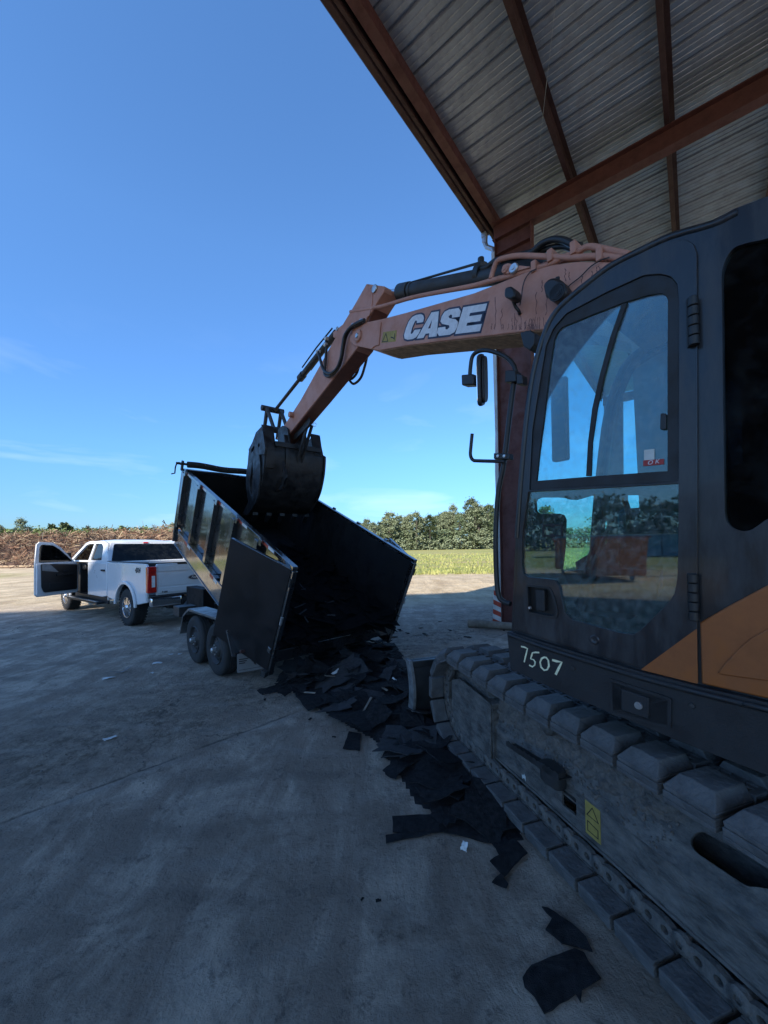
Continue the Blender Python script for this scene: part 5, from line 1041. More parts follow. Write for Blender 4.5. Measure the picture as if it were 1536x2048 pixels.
# tarp roll and crank at the front
g = G(); pts = [BM @ Vector((LN+.02, y, .07+.012*math.sin(y*7))) for y in [.02+.1*i for i in range(21)]]; g.tube(pts, .058, 12); tr_ = part('rolled_tarp', g, mk('black_mesh_tarp', (.02, .022, .022), .9, var=.4, scale=30, bump=.5, bscale=200), tl_, smooth=60)
g = G()
for i in range(9): y = .3+i*.2; a = BM @ Vector((LN-.03, y, .13)); b = BM @ Vector((LN+.05, y+.09, .01)); g.tube([a, (a+b)/2-e1*.035, b], .006, 5)
part('tarp_cord', g, wood_mat, tr_, kind='stuff')
g = G(); g.cyl((LN+.02, -.17, .075), (LN+.02, .03, .075), .022, 10, BM); g.bb((LN-.01, -.08, -.05), (LN+.05, -.05, .13), BM); g.bb((LN-.03, -.12, .06), (LN+.07, -.10, .09), BM); part('tarp_crank', g, black_steel, tl_)
g = G(); g.tube([BM @ Vector(p) for p in ((LN+.02, -.16, .075), (LN+.0, -.18, .0), (LN-.03, -.185, -.10), (LN-.03, -.24, -.12))], .012, 8); part('crank_handle', g, black_steel, tl_)
# ground-level chassis
CO = Vector((-2.62, 5.54, 0))+rr_*.0
CFm = Matrix.Translation(CO) @ Matrix((rf, rr_, (0, 0, 1))).transposed().to_4x4()   # x forward, y right (0 = outer tyre face)
def cpart(nm, boxes, mat, par=tl_, bev=.005, **k): g = G(); [g.bb(a, b, CFm) for a, b in boxes]; return part(nm, g, mat, par, bev=bev, **k)
for y in (.52, 1.95): cpart('chassis_rail', [((-1.45, y-.04, .42), (2.55, y+.04, .60))], black_steel)
for x in (-1.4, -.4, .6, 1.6, 2.5): cpart('cross_member', [((x-.04, .561, .44), (x+.04, 1.909, .56))], black_steel)
g = G(); g.hexa([(2.55, .5, .44), (2.55, .6, .44), (4.1, 1.22, .44), (4.1, 1.14, .44)], [(2.55, .5, .58), (2.55, .6, .58), (4.1, 1.22, .58), (4.1, 1.14, .58)], CFm); g2 = G(); g2.hexa([(2.55, 1.87, .44), (2.55, 1.97, .44), (4.1, 1.33, .44), (4.1, 1.25, .44)], [(2.55, 1.87, .58), (2.55, 1.97, .58), (4.1, 1.33, .58), (4.1, 1.25, .58)], CFm)
part('tongue_rail', g, black_steel, tl_, bev=.005); part('tongue_rail', g2, black_steel, tl_, bev=.005)

cpart('coupler', [((4.0, 1.14, .5), (4.45, 1.32, .62))], bare); cpart('marker_box', [((1.15, .02, .60), (1.45, .3, .76))], black_steel)
g = G()
for y in (.75, 1.72): g.hexa([(-.6, y, .6), (-.5, y, .6), (-.5, y+.05, .6), (-.6, y+.05, .6)], [(1.5, y, 1.6), (1.6, y, 1.6), (1.6, y+.05, 1.6), (1.5, y+.05, 1.6)], CFm)
part('lift_arm', g, black_steel, tl_, kind=None) if False else None
for y in (.75, 1.72):
    g = G(); g.hexa([(-.6, y, .6), (-.42, y, .6), (-.42, y+.06, .6), (-.6, y+.06, .6)], [(1.3, y, 1.28), (1.48, y, 1.28), (1.48, y+.06, 1.28), (1.3, y+.06, 1.28)], CFm); part('lift_arm', g, black_steel, tl_, bev=.004)
    g = G(); g.hexa([(1.4, y+.07, .6), (1.58, y+.07, .6), (1.58, y+.13, .6), (1.4, y+.13, .6)], [(.3, y+.07, 1.0), (.48, y+.07, 1.0), (.48, y+.13, 1.0), (.3, y+.13, 1.0)], CFm); part('lift_arm', g, black_steel, tl_, bev=.004)
g = G(); g.cyl((.2, 1.2, .55), (1.1, 1.2, .98), .07, 16, CFm); part('lift_ram', g, black_steel, tl_)
cpart('pump_box', [((1.55, .55, .602), (2.45, .75, .98))], trailer_inner)
# wheels
def wheel_geo_tyre(ro, ri, w_, c, ax, groove=True, n=48):
    g = G(); pr = [(ri, w_*.12), (ri+.01, w_*.04), (ro*.80, -.004), (ro*.90, .0), (ro*.965, w_*.06), (ro*.992, w_*.13)]
    if groove:
        for k in (.27, .44, .60, .77): pr += [(ro, w_*(k-.03)), (ro-.010, w_*(k-.02)), (ro-.010, w_*(k+.02)), (ro, w_*(k+.03))]
    pr += [(ro*.992, w_*.87), (ro*.965, w_*.94), (ro*.90, w_), (ro*.80, w_), (ri+.01, w_*.96), (ri, w_*.88), (ri, w_*.12)]
    g.lathe(pr, c, ax, n); return g
def trailer_wheel(x, y, inward=1):
    c = CFm @ Vector((x, y, .355)); ax = rr_*inward
    t = part('wheel', wheel_geo_tyre(.355, .20, .215, c, ax), tyre, tl_, smooth=40)
    g = G(); g.lathe([(.205, .012), (.195, .0), (.185, .012), (.178, .035), (.168, .045), (.150, .040), (.120, .030), (.105, .03), (.085, .0), (.0, .0)], c, ax, 36); rim = part('rim', g, black_steel, t)
    g = G()
    for k in range(12):
        a = 2*math.pi*k/12; p = c+(rf*math.cos(a)+Vector((0, 0, 1))*math.sin(a))*.135+ax*.031; g.lathe([(0, -.0045), (.014, -.004), (.015, 0)], p, ax, 10)
    part('rim_hole', g, ink, t, kind='stuff')
    g = G(); g.lathe([(0, -.06), (.025, -.058), (.032, -.05), (.034, 0)], c, ax, 16); part('hub_cap', g, bare, t)
    g = G()
    for k in range(6): a = 2*math.pi*k/6+.3; p = c+(rf*math.cos(a)+Vector((0, 0, 1))*math.sin(a))*.062-ax*.001; g.lathe([(0, -.018), (.009, -.016), (.01, 0)], p, ax, 6)
    part('lug_nut', g, bare, t, kind='stuff')
for x in (.40, -.42): trailer_wheel(x, .0); trailer_wheel(x, 2.68, -1)
for x in (.40, -.42): g = G(); g.cyl((x, .2, .355), (x, 2.45, .355), .04, 12, CFm); part('axle', g, black_steel, tl_)
# fenders
for y0, y1 in ((-.02, .26), (2.4, 2.68)):
    pf_ = [(-1.02, .38), (-.86, .68), (-.62, .80), (.60, .80), (.84, .68), (1.00, .36)]
    FMm = CFm @ Matrix(((1, 0, 0, 0), (0, 0, 1, 0), (0, 1, 0, 0), (0, 0, 0, 1))); g = G()
    g.prism(pf_+[(a*.992, z-.008) for a, z in pf_[::-1]], y0, y1, FMm); fd = part('fender', g, trailer_black, tl_, bev=.002)
    g = G(); g.prism([(-.86, .6845), (-.62, .8045), (.60, .8045), (.84, .6845), (.84, .6815), (.60, .8012), (-.62, .8012), (-.86, .6815)], y0+.004, y1-.004, FMm); part('fender_top', g, fender_steel, fd)
    ys_ = (y0, y0+.008) if y0 < 1 else (y1-.008, y1); g = G(); g.prism([(-1.02, .38), (-.86, .68), (-.62, .795), (.60, .795), (.84, .68), (1.0, .36), (.97, .36), (.815, .66), (.585, .77), (-.605, .77), (-.835, .66), (-.99, .38)], ys_[0]-.001, ys_[1], FMm); part('fender_skirt', g, trailer_black, fd)
    g = G(); 
    for x in (-.9, .9): g.bb((x-.03, y1-.01 if y0 < 1 else y0-.3, .50), (x+.03, y1+.3 if y0 < 1 else y0+.01, .56), CFm)
    part('fender_bracket', g, black_steel, fd, kind='stuff')
# number panel hung behind the rear wheel, with a little bird emblem
pc_ = [gnd(447, 1334, .0)]; PNm = Matrix.Translation(CFm @ Vector((-1.02, .06, .30))) @ Matrix((rr_*.97+rf*-.24, (0, 0, 1), (rr_*.97+rf*-.24).cross(Vector((0, 0, 1))))).transposed().to_4x4()
g = G(); g.prism(rnd([(-.02, -.14), (.30, -.14), (.30, .10), (-.02, .10)], .015), -.004, .004, PNm); fp = part('flap_plate', g, plate_metal, tl_)
bird = [(.14, .02), (.155, .055), (.185, .075), (.22, .068), (.245, .045), (.275, .03), (.235, .028), (.25, .0), (.215, -.02), (.205, -.05), (.215, -.075), (.19, -.06), (.175, -.03), (.15, -.01), (.17, .01)]
g = G(); g.prism(bird, .0045, .006, PNm); part('flap_emblem', g, ink, fp, smooth=0)
g = G(); [g.prism([(.0, y), (.115-.02*i, y), (.115-.02*i, y+.013), (.0, y+.013)], .0045, .006, PNm) for i, y in enumerate((.02, -.005, -.03))]; g.prism([(.0, -.11), (.27, -.11), (.27, -.105), (.0, -.105)], .0045, .006, PNm); part('flap_lettering', g, ink, fp, smooth=0, kind='stuff')
cpart('flap_bracket', [((-1.10, .05, .42), (-1.06, .52, .46))], red_oxide2)
# loose load in the bed
g = G(); rr = random.Random(31)
def flake(g, c, L_, W_, n_, rz, tilt, rr, th=.006, bend=.15):
    """one torn sheet: ragged outline, slightly bent"""
    k = 9; pts = []
    ring = [(-1, -1), (-.6, -.93), (-.3, -1), (.1, -.9), (.4, -1), (1, -1), (.93, -.4), (1, .1), (.9, .5), (1, 1), (.6, .9), (.2, 1), (-.2, .88), (-.5, 1), (-1, 1), (-.9, .5), (-1, 0), (-.92, -.5)]
    X_ = Vector((math.cos(rz), math.sin(rz), 0)); Y_ = n_.cross(X_).normalized(); X_ = Y_.cross(n_).normalized()
    b = rr.uniform(-bend, bend); b2 = rr.uniform(-bend, bend)
    top = []
    for x, y in ring:
        x_ = x*L_*.5*rr.uniform(.78, 1.05); y_ = y*W_*.5*rr.uniform(.72, 1.08); h = b*x*x*L_*.5+b2*x*y*W_*.6+rr.uniform(0, .006)
        top.append(c+X_*x_+Y_*y_+n_*(h+th))
    cc_ = c+n_*(th+.002); m = len(top); vs = top+[cc_]+[p-n_*th for p in top]
    fs = [(i, (i+1) % m, m) for i in range(m)]+[(i, (i+1) % m, (i+1) % m+m+1, i+m+1) for i in range(m)]
    g.add(vs, fs)
for i in range(330):
    x = 2.9*rr.random()**1.3; y = .15+1.75*rr.random(); h = max(0, .20*(1-x/3.1))*(.6+.5*noise.noise(Vector((x*2, y*2, 0))))*rr.uniform(.3, 1.1)
    nn = (e3+e1*rr.uniform(-.3, .3)+rr_*rr.uniform(-.3, .3)).normalized(); flake(g, BM @ Vector((x, y, -HT+.02+h)), rr.uniform(.25, .7), rr.uniform(.12, .32), nn, rr.random()*6.3, 0, rr)
solo('shingle_load', g, mk('shaded_shingle_load', (.004, .004, .005), .95, spec=.1, var=.5, scale=20), 'black torn shingles still sliding down inside the tipped trailer bed', kind='stuff', smooth=0, fix=False)  # darker copy of the shingle colour, with the bed's shade put into it
g = G()
for i in range(9):
    x = rr.uniform(.0, 1.4); y = rr.uniform(.25, 1.2); nn = (e3+e1*rr.uniform(-.3, .3)+rr_*rr.uniform(-.3, .3)).normalized(); flake(g, BM @ Vector((x, y, -HT+.27*(1-x/3))), rr.uniform(.1, .28), rr.uniform(.015, .035), nn, rr.random()*6.3, 0, rr)
solo('pale_scraps', g, shingle_grey, 'small pale splinters and strips among the shingles in the trailer bed', kind='stuff', smooth=0, fix=False)
# ================================================================ PICKUP
KA = -54.5; kf, kl = vec(KA), -vec(KA+90)
KO = Vector((-5.86, 8.66, 0))-kf*1.12-kl*1.015            # rear bumper centre, ground
KM = Matrix.Translation(KO) @ Matrix((kf, kl, (0, 0, 1))).transposed().to_4x4()
tk = thing('pickup_truck', 'white four door pickup with chrome wheels, driver door wide open, hitched to the trailer', 'pickup truck', tuple(KM @ Vector((3, 0, 0))), math.atan2(kf.y, kf.x))
SD = lambda y: KM @ Matrix(((1, 0, 0, 0), (0, 0, 1, y), (0, 1, 0, 0), (0, 0, 0, 1)))   # (x, z, depth y)
def arch(cx, r_, a0=170, a1=10, n_=10, cz=.44): return [(cx+r_*math.cos(R(a0+(a1-a0)*i/n_)), cz+r_*math.sin(R(a0+(a1-a0)*i/n_))) for i in range(n_+1)]
RX, FX = 1.12, 5.30
for sgn in (1, -1):
    y1_ = 1.0*sgn
    bed = [(.10, .62), (.10, 1.37), (.16, 1.42), (2.20, 1.43), (2.20, .60)]+arch(RX, .53, 10, 170)[:] 
    bed = [(.10, .60), (.08, 1.36), (.14, 1.42), (2.20, 1.43), (2.20, .58)]+arch(RX, .52, 8, 172, 12)
    g = G(); g.prism(bed, min(y1_, y1_-.05*sgn), max(y1_, y1_-.05*sgn), SD(0)); side = part('bed_side', g, white_paint, tk, bev=.018, seg=3)
    fl_ = arch(RX, .575, 2, 178, 14)+arch(RX, .505, 178, 2, 14); g = G(); g.prism(fl_, min(y1_, y1_+.05*sgn), max(y1_, y1_+.05*sgn), SD(0)); part('wheel_arch_flare', g, white_paint, side, bev=.015, seg=3)
    g = G(); g.prism([(.15, 1.432), (2.18, 1.442), (2.18, 1.458), (.15, 1.448)], min(y1_*1.005, y1_*.93), max(y1_*1.005, y1_*.93), SD(0)); part('bed_rail_cap', g, plastic, side, bev=.004)
    # front fender and lower door body
    ff = [(4.58, .58), (4.58, 1.30), (4.62, 1.36), (6.05, 1.28), (6.14, 1.15), (6.16, .65)]+arch(FX, .52, 8, 172, 12)
    g = G(); g.prism(ff, min(y1_, y1_-.06*sgn), max(y1_, y1_-.06*sgn), SD(0)); fnd = part('front_fender', g, white_paint, tk, bev=.02, seg=3)
    g = G(); g.prism(arch(FX, .575, 2, 178, 14)+arch(FX, .505, 178, 2, 14), min(y1_, y1_+.05*sgn), max(y1_, y1_+.05*sgn), SD(0)); part('wheel_arch_flare', g, white_paint, fnd, bev=.015, seg=3)
    rd = [(2.235, .60), (2.235, 1.41), (3.50, 1.40), (3.50, .56), (2.50, .56)]
    g = G(); g.prism(rd, min(y1_, y1_-.07*sgn), max(y1_, y1_-.07*sgn), SD(0)); rdo = part('rear_door', g, white_paint, tk, bev=.015, seg=3)
    g = G(); g.bb((2.34, y1_, 1.20), (2.52, y1_+.035*sgn, 1.245), KM); part('door_handle', g, plastic, rdo, bev=.006)
    g = G(); g.prism([(2.62, .62), (2.66, .62), (2.66, 1.36), (2.62, 1.36)], min(y1_, y1_+.002*sgn), max(y1_, y1_+.002*sgn), SD(0)); part('door_seam', g, plastic, rdo) if False else None
    # greenhouse side: leaned plate with window openings
    ang = math.atan2(.17, .60); UM = KM @ Matrix.Translation((0, y1_*.985, 1.41)) @ Matrix(((1, 0, 0, 0), (0, -math.sin(ang)*sgn, math.cos(ang), 0), (0, math.cos(ang), math.sin(ang)*sgn, 0), (0, 0, 0, 1)))
    gh = [(2.24, 0), (2.62, .50), (2.95, .57), (3.9, .575), (4.15, .53), (5.0, 0)]
    w1 = [(2.66, .06), (2.82, .40), (2.98, .49), (3.42, .50), (3.45, .05)]; w2 = [(3.55, .05), (3.52, .50), (3.88, .50), (4.08, .46), (4.78, .04)]
    g = G(); g.prism(gh, -.05, 0, UM, holes=[rnd(w1, .04, 3), rnd(w2, .04, 3)]); ghp = part('cab_side', g, white_paint, tk, bev=.012, seg=3)
    g = G(); g.prism(rnd(inset(w1, -.006), .04, 3), -.035, -.030, UM); part('side_window', g, truck_glass if sgn > 0 else dark_glass, ghp, smooth=0)
    if sgn < 0: g = G(); g.prism(rnd(inset(w2, -.006), .04, 3), -.035, -.030, UM); part('side_window', g, dark_glass, ghp, smooth=0)
    if sgn < 0: g = G(); g.prism([(3.52, .56), (3.52, 1.40), (4.56, 1.38), (4.56, .56)], min(y1_, y1_-.07*sgn), max(y1_, y1_-.07*sgn), SD(0)); part('front_door', g, white_paint, tk, bev=.015)
    g = G(); g.bb((2.25, y1_*.93, .40), (4.55, y1_*.97, .56), KM); part('sill', g, white_paint if False else plastic, tk, bev=.01)
    g = G(); g.bb((2.45, min(y1_*.98, y1_*1.14), .40), (4.65, max(y1_*.98, y1_*1.14), .455), KM); rb = part('running_board', g, plastic, tk, bev=.012)
    for x in (2.7, 3.4, 4.1): g = G(); g.bb((x-.06, min(y1_*.8, y1_*1.0), .38), (x+.02, max(y1_*.8, y1_*1.0), .43), KM); part('board_bracket', g, plastic, rb)
    g = G(); g.bb((2.5, min(y1_*1.08, y1_*1.145), .4555), (4.6, max(y1_*1.08, y1_*1.145), .462), KM); part('board_trim', g, bare, rb)
# B pillar on the open side, cabin interior
g = G(); g.bb((3.46, .90, .5), (3.56, .97, 1.42), KM); part('door_pillar', g, white_paint, tk, bev=.01)
g = G(); g.bb((2.30, -.92, .50), (4.60, .92, .56), KM); part('cabin_floor', g, plastic, tk)
g = G(); g.bb((4.45, -.9, .56), (4.62, .9, 1.36), KM); g.bb((4.2, -.85, 1.18), (4.45, .85, 1.34), KM); part('dashboard', g, plastic, tk, bev=.03)
for y in (.45, -.45):
    g = G(); g.bb((3.45, y-.26, .80), (4.0, y+.26, .98), KM); s_ = part('front_seat', g, seat_cloth, tk, bev=.04); g = G(); g.hexa([KM @ Vector(p) for p in ((3.40, y-.25, .9), (3.55, y-.25, .9), (3.55, y+.25, .9), (3.40, y+.25, .9))], [KM @ Vector(p) for p in ((3.20, y-.23, 1.55), (3.32, y-.23, 1.57), (3.32, y+.23, 1.57), (3.20, y+.23, 1.55))]); part('seat_back', g, seat_cloth, s_, bev=.03)
    g = G(); g.bb((3.16, y-.13, 1.58), (3.28, y+.13, 1.76), KM); part('headrest', g, seat_cloth, s_, bev=.03)
g = G(); g.bb((2.5, -.8, .8), (2.95, .8, .98), KM); g.bb((2.36, -.8, .9), (2.48, .8, 1.5), KM); part('rear_bench', g, seat_cloth, tk, bev=.03)
g = G(); c = KM @ Vector((4.02, .45, 1.22)); ax = (KM.to_3x3() @ Vector((-.9, 0, .42))).normalized(); x_ = ax.orthogonal().normalized(); y_ = ax.cross(x_); g.tube([c+(x_*math.cos(t)+y_*math.sin(t))*.185 for t in [2*math.pi*i/24 for i in range(25)]], .016, 8); g.tube([c, c-ax*.25], .02, 8); g.tube([c-x_*.18, c+x_*.18], .015, 6); part('steering_wheel', g, plastic, tk, smooth=60)
# roof, rear window, windscreen, bonnet
g = G(); rows = []
for x, zc in ((2.55, 1.925), (2.75, 1.975), (3.3, 2.0), (3.9, 1.99), (4.15, 1.945)):
    rows.append([KM @ Vector((x, y, zc-.045*(abs(y)/.83)**4)) for y in (-.83, -.7, -.45, 0, .45, .7, .83)])
g.strip(rows); g.strip([[p-Vector((0, 0, .04)) for p in r] for r in rows[::-1]]); rows2 = [rows[0], [p-Vector((0, 0, .04)) for p in rows[0]]]; g.strip(rows2); part('roof', g, white_paint, tk, smooth=50, fix=False)
RWm = KM @ Matrix.Translation((2.235, 0, 1.41)) @ Matrix(((0, math.sin(R(32)), -math.cos(R(32)), 0), (1, 0, 0, 0), (0, math.cos(R(32)), math.sin(R(32)), 0), (0, 0, 0, 1)))
ro = [(-.97, 0), (-.93, .25), (-.80, .60), (.80, .60), (.93, .25), (.97, 0)]; ri = rnd([(-.89, .035), (-.74, .545), (.74, .545), (.89, .035)], .05, 3)
g = G(); g.prism(ro, -.03, 0, RWm, holes=[ri]); part('rear_window_frame', g, white_paint, tk, bev=.010)
g = G(); g.prism(rnd(inset(ri, -.006), .02, 2), -.022, -.016, RWm); part('rear_window', g, dark_glass, tk, smooth=0)
g = G(); g.prism([(-.06, .556), (.06, .556), (.055, .592), (-.055, .592)], .001, .018, RWm); part('third_brake_light', g, red_lens, tk)
g = G(); g.strip([[KM @ Vector((4.15+(5.0-4.15)*t, y*(.80+.16*t), 1.93-.55*t)) for y in (-1, -.5, 0, .5, 1)] for t in (0, .5, 1)]); part('windscreen', g, truck_glass, tk, fix=False)
g = G(); rows = [[KM @ Vector((x, y, z-.05*abs(y/.95)**3)) for y in (-.95, -.6, 0, .6, .95)] for x, z in ((4.95, 1.42), (5.5, 1.42), (6.0, 1.36), (6.2, 1.2), (6.22, .7))]; g.strip(rows); part('bonnet', g, white_paint, tk, smooth=50, fix=False)
g = G(); g.bb((6.18, -.98, .48), (6.32, .98, .74), KM); part('front_bumper', g, chrome, tk, bev=.03)
g = G(); g.bb((2.20, -.98, .50), (2.24, .98, 1.41), KM); part('cab_back', g, white_paint, tk)
g = G(); g.bb((.12, -.94, .70), (2.19, .94, .75), KM); g.bb((2.12, -.94, .75), (2.19, .94, 1.36), KM); part('bed_floor', g, plastic, tk)
# tailgate with stamped band, oval badge
tgp = [(-.82, .74), (.82, .74), (.82, 1.36), (.80, 1.41), (-.80, 1.41), (-.82, 1.36)]
TG = KM @ Matrix(((0, 0, -1, 0), (1, 0, 0, 0), (0, 1, 0, 0), (0, 0, 0, 1)))        # (y, z) face, depth rearwards
g = G(); g.prism(tgp, -.12, -.055, TG); tg = part('tailgate', g, white_paint, tk, bev=.012, seg=3)
for z0, z1, d in ((1.245, 1.365, .012), (.93, 1.20, .008), (.78, .90, .016)):
    g = G(); g.prism(rnd([(-.79, z0), (.79, z0), (.79, z1), (-.79, z1)], .02), -.0545, -.0545+d, TG); part('tailgate_panel', g, white_paint, tg, bev=.008, seg=3)
g = G(); g.bb((.045, -.40, 1.385), (.11, .38, 1.435), KM); g.bb((.09, -.82, 1.4105), (.13, .82, 1.43), KM); part('tailgate_cap', g, plastic, tg, bev=.006)
ov = [(.155*math.cos(t), 1.075+.062*math.sin(t)) for t in [2*math.pi*i/28 for i in range(28)]]
g = G(); g.prism(ov, -.046, -.034, TG); bdg = part('oval_badge', g, bare, tg)
g = G(); g.prism([(x*.9, 1.075+(z-1.075)*.82) for x, z in ov], -.0335, -.031, TG); part('oval_badge_field', g, navy_edge, bdg)
TXT = lambda y, z, x, k=1: KM @ Matrix.Translation((x, y, z)) @ Matrix(((0, 0, -1, 0), (-1, 0, 0, 0), (0, 1, 0, 0), (0, 0, 0, 1)))
part('badge_lettering', text_geo('Ford', .085, TXT(0, 1.075, .0295), .001, .25, .002), bare, bdg, smooth=0)
part('badge_lettering', text_geo('F-250', .05, TXT(.66, .80, .036), .001, 0, .002), ink, tg, smooth=0)
for y in (.905, -.905):
    s = 1 if y > 0 else -1; g = G(); g.bb((.035, y-.085 if s > 0 else -1.005, .80), (.14, 1.005 if s > 0 else y+.085, 1.36), KM); tlm = part('tail_light', g, red_lens, tk, bev=.02, seg=3)
    g = G(); g.bb((.028, y-.045, .92), (.034, y+.02, 1.16), KM); part('reversing_lens', g, clear_lens, tlm, bev=.002)
    g = G(); g.bb((.145, .985*s if s > 0 else -1.0, .60), (.10, 1.0*s if s > 0 else -.985, .79), KM); part('quarter_panel_end', g, white_paint, tk)
SM4 = KM @ Matrix.Translation((.52, 1.004, 1.27)) @ Matrix(((-1, 0, 0, 0), (0, 0, 1, 0), (0, 1, 0, 0), (0, 0, 0, 1))) 
part('four_by_four_decal', text_geo('4X4', .15, SM4, .001, .25, .006), ink, tk, smooth=0)
g = G(); g.bb((-.02, -.96, .50), (.10, -.32, .70), KM); g.bb((-.02, .32, .50), (.10, .96, .70), KM); bmp = part('rear_bumper', g, chrome, tk, bev=.03, seg=3)
g = G(); g.bb((-.01, -.315, .46), (.11, .315, .66), KM); g.bb((-.03, -.98, .703), (.08, .98, .73), KM); part('bumper_step_pad', g, plastic, bmp, bev=.01)
g = G(); g.prism(rnd([(-.155, .50), (.155, .50), (.155, .65), (-.155, .65)], .012), .0105, .014, TG); pl = part('number_plate', g, white_letter, bmp)
part('plate_lettering', text_geo('RX 8T69', .085, TXT(0, .572, -.0145), .0006, 0, .002), ink, pl, smooth=0)
g = G(); g.bb((-.28, -.04, .44), (.25, .04, .51), KM); part('hitch', g, black_steel, tk); g = G(); g.bb((.2, -.5, .40), (5.9, -.38, .55), KM); part('frame_rail', g, black_steel, tk); g = G(); g.bb((.2, .38, .40), (5.9, .5, .55), KM); part('frame_rail', g, black_steel, tk)
g = G(); g.cyl((RX, -.85, .44), (RX, .85, .44), .06, 14, KM); g.lathe([(0, -.2), (.12, -.15), (.19, 0), (.12, .15), (0, .2)], KM @ Vector((RX, -.05, .42)), kl, 16); part('rear_axle', g, black_steel, tk); g = G(); g.cyl((FX, -.85, .44), (FX, .85, .44), .06, 14, KM); part('front_axle', g, black_steel, tk)
g = G(); g.cyl((.3, .55, .38), (1.0, .55, .42), .05, 12, KM); part('exhaust', g, bare, tk); g = G(); g.cyl((.4, -.30, .48), (1.1, -.30, .55), .09, 14, KM); part('spare_tank', g, black_steel, tk)
# wheels
for x in (RX, FX):
    for s in (1, -1):
        c = KM @ Vector((x, .995*s, .42)); ax = -kl*s
        gt = wheel_geo_tyre(.42, .235, .28, c, ax, True, 56); wh = part('wheel', gt, tyre, tk, smooth=30)
        g = G(); X3, Z3 = kf, Vector((0, 0, 1))
        for k in range(36):
            a = 2*math.pi*k/36; d = X3*math.cos(a)+Z3*math.sin(a); t_ = -X3*math.sin(a)+Z3*math.cos(a)
            for w0, w1 in ((.002, .05), (.085, .12), (.16, .195), (.23, .278)):
                p = c+d*.4195+ax*((w0+w1)/2)+t_*(.012 if w0 in (.085, .23) else 0); h_ = (w1-w0)/2
                g.hexa([p-t_*.022-ax*h_, p+t_*.022-ax*h_, p+t_*.022+ax*h_, p-t_*.022+ax*h_], [p-t_*.018-ax*h_*.9+d*.007, p+t_*.018-ax*h_*.9+d*.007, p+t_*.018+ax*h_*.9+d*.007, p-t_*.018+ax*h_*.9+d*.007])
        part('tread_block', g, tyre, wh, kind='stuff', smooth=0, fix=False)
        g = G(); g.lathe([(.237, .02), (.235, .0), (.222, .002), (.215, .03), (.205, .09), (.0, .10)], c, ax, 40); part('rim', g, chrome, wh)
        g = G()
        for k in range(8):
            a = 2*math.pi*k/8; d = X3*math.cos(a)+Z3*math.sin(a); t_ = -X3*math.sin(a)+Z3*math.cos(a)
            for o in (-.020, .020):
                p0_, p1_ = c+d*.05+t_*o*.6-ax*.002, c+d*.213+t_*o*1.5+ax*.012; ww_ = t_*.012
                g.hexa([p0_-ww_, p0_+ww_, p1_+ww_, p1_-ww_], [p0_-ww_+ax*.03, p0_+ww_+ax*.03, p1_+ww_+ax*.03, p1_-ww_+ax*.03])
        part('spoke', g, chrome, wh, kind='stuff', smooth=0); g = G(); g.lathe([(0, -.03), (.045, -.028), (.06, -.01), (.065, .02)], c, ax, 20); part('hub_cap', g, chrome, wh)
    # wheel housings
    for s in (1, -1):
        g = G(); ar = arch(x, .50, 0, 180, 12); rows = [[KM @ Vector((px_, yy, pz_)) for yy in (.94*s, .62*s)] for px_, pz_ in ar]; g.strip(rows); part('wheel_housing', g, plastic, tk, fix=False)
# open driver's door
hx_ = Vector((4.42, .985, 0)); th = R(66); dX = Vector((-math.cos(th), math.sin(th), 0)); dN = Vector((math.sin(th), math.cos(th), 0))
DM = KM @ Matrix.Translation(hx_) @ Matrix((dX, (0, 0, 1), dN)).transposed().to_4x4()    # (along, z, outward)
dp = [(0, .60), (0, 1.30), (.02, 1.38), (.42, 1.80), (.62, 1.93), (.95, 1.95), (1.02, 1.88), (1.06, 1.40), (1.06, .62), (1.0, .56), (.06, .56)]
wn_ = [(.10, 1.42), (.44, 1.74), (.62, 1.86), (.90, 1.88), (.95, 1.82), (.97, 1.42)]
g = G(); g.prism(dp, -.012, .02, DM, holes=[rnd(wn_, .04, 3)]); dr = part('driver_door', g, white_paint, tk, bev=.010, label='driver door swung wide open')
low = [(.0, .60), (0, 1.30), (.06, 1.40), (1.05, 1.40), (1.05, .62), (1.0, .57), (.06, .57)]
g = G(); g.prism(low, -.07, -.013, DM); part('door_shell', g, white_paint, dr, bev=.012)
g = G(); g.prism(rnd([(.05, .66), (.04, 1.34), (.97, 1.40), (.96, .80), (.90, .66)], .05), -.095, -.0705, DM); dt = part('door_trim', g, plastic, dr, bev=.012)
g = G(); g.prism(rnd([(.55, 1.16), (.95, 1.22), (.95, 1.39), (.78, 1.39)], .01), -.101, -.0955, DM); part('door_trim_insert', g, mk('grey_door_fabric', (.25, .25, .25), .9), dt, bev=.003)
g = G(); g.bb((.18, 1.06, -.13), (.62, 1.12, -.096), DM); g.bb((.30, 1.13, -.12), (.42, 1.2, -.096), DM); part('armrest', g, plastic, dt, bev=.01)
g = G(); g.prism(rnd([(.10, .72), (.10, .86), (.80, .90), (.80, .72)], .03), -.115, -.0955, DM); part('door_pocket', g, plastic, dt, bev=.01)
g = G(); g.prism(rnd(inset(wn_, -.006), .04, 3), -.002, .003, DM); part('door_window', g, dark_glass, dr, smooth=0)
g = G(); g.prism([(.03, 1.36), (.10, 1.42), (.30, 1.60), (.26, 1.42), (.26, 1.36)], .0215, .035, DM); g.bb((.10, 1.38, .04), (.36, 1.66, .16), DM); part('wing_mirror', g, plastic, dr, bev=.02)
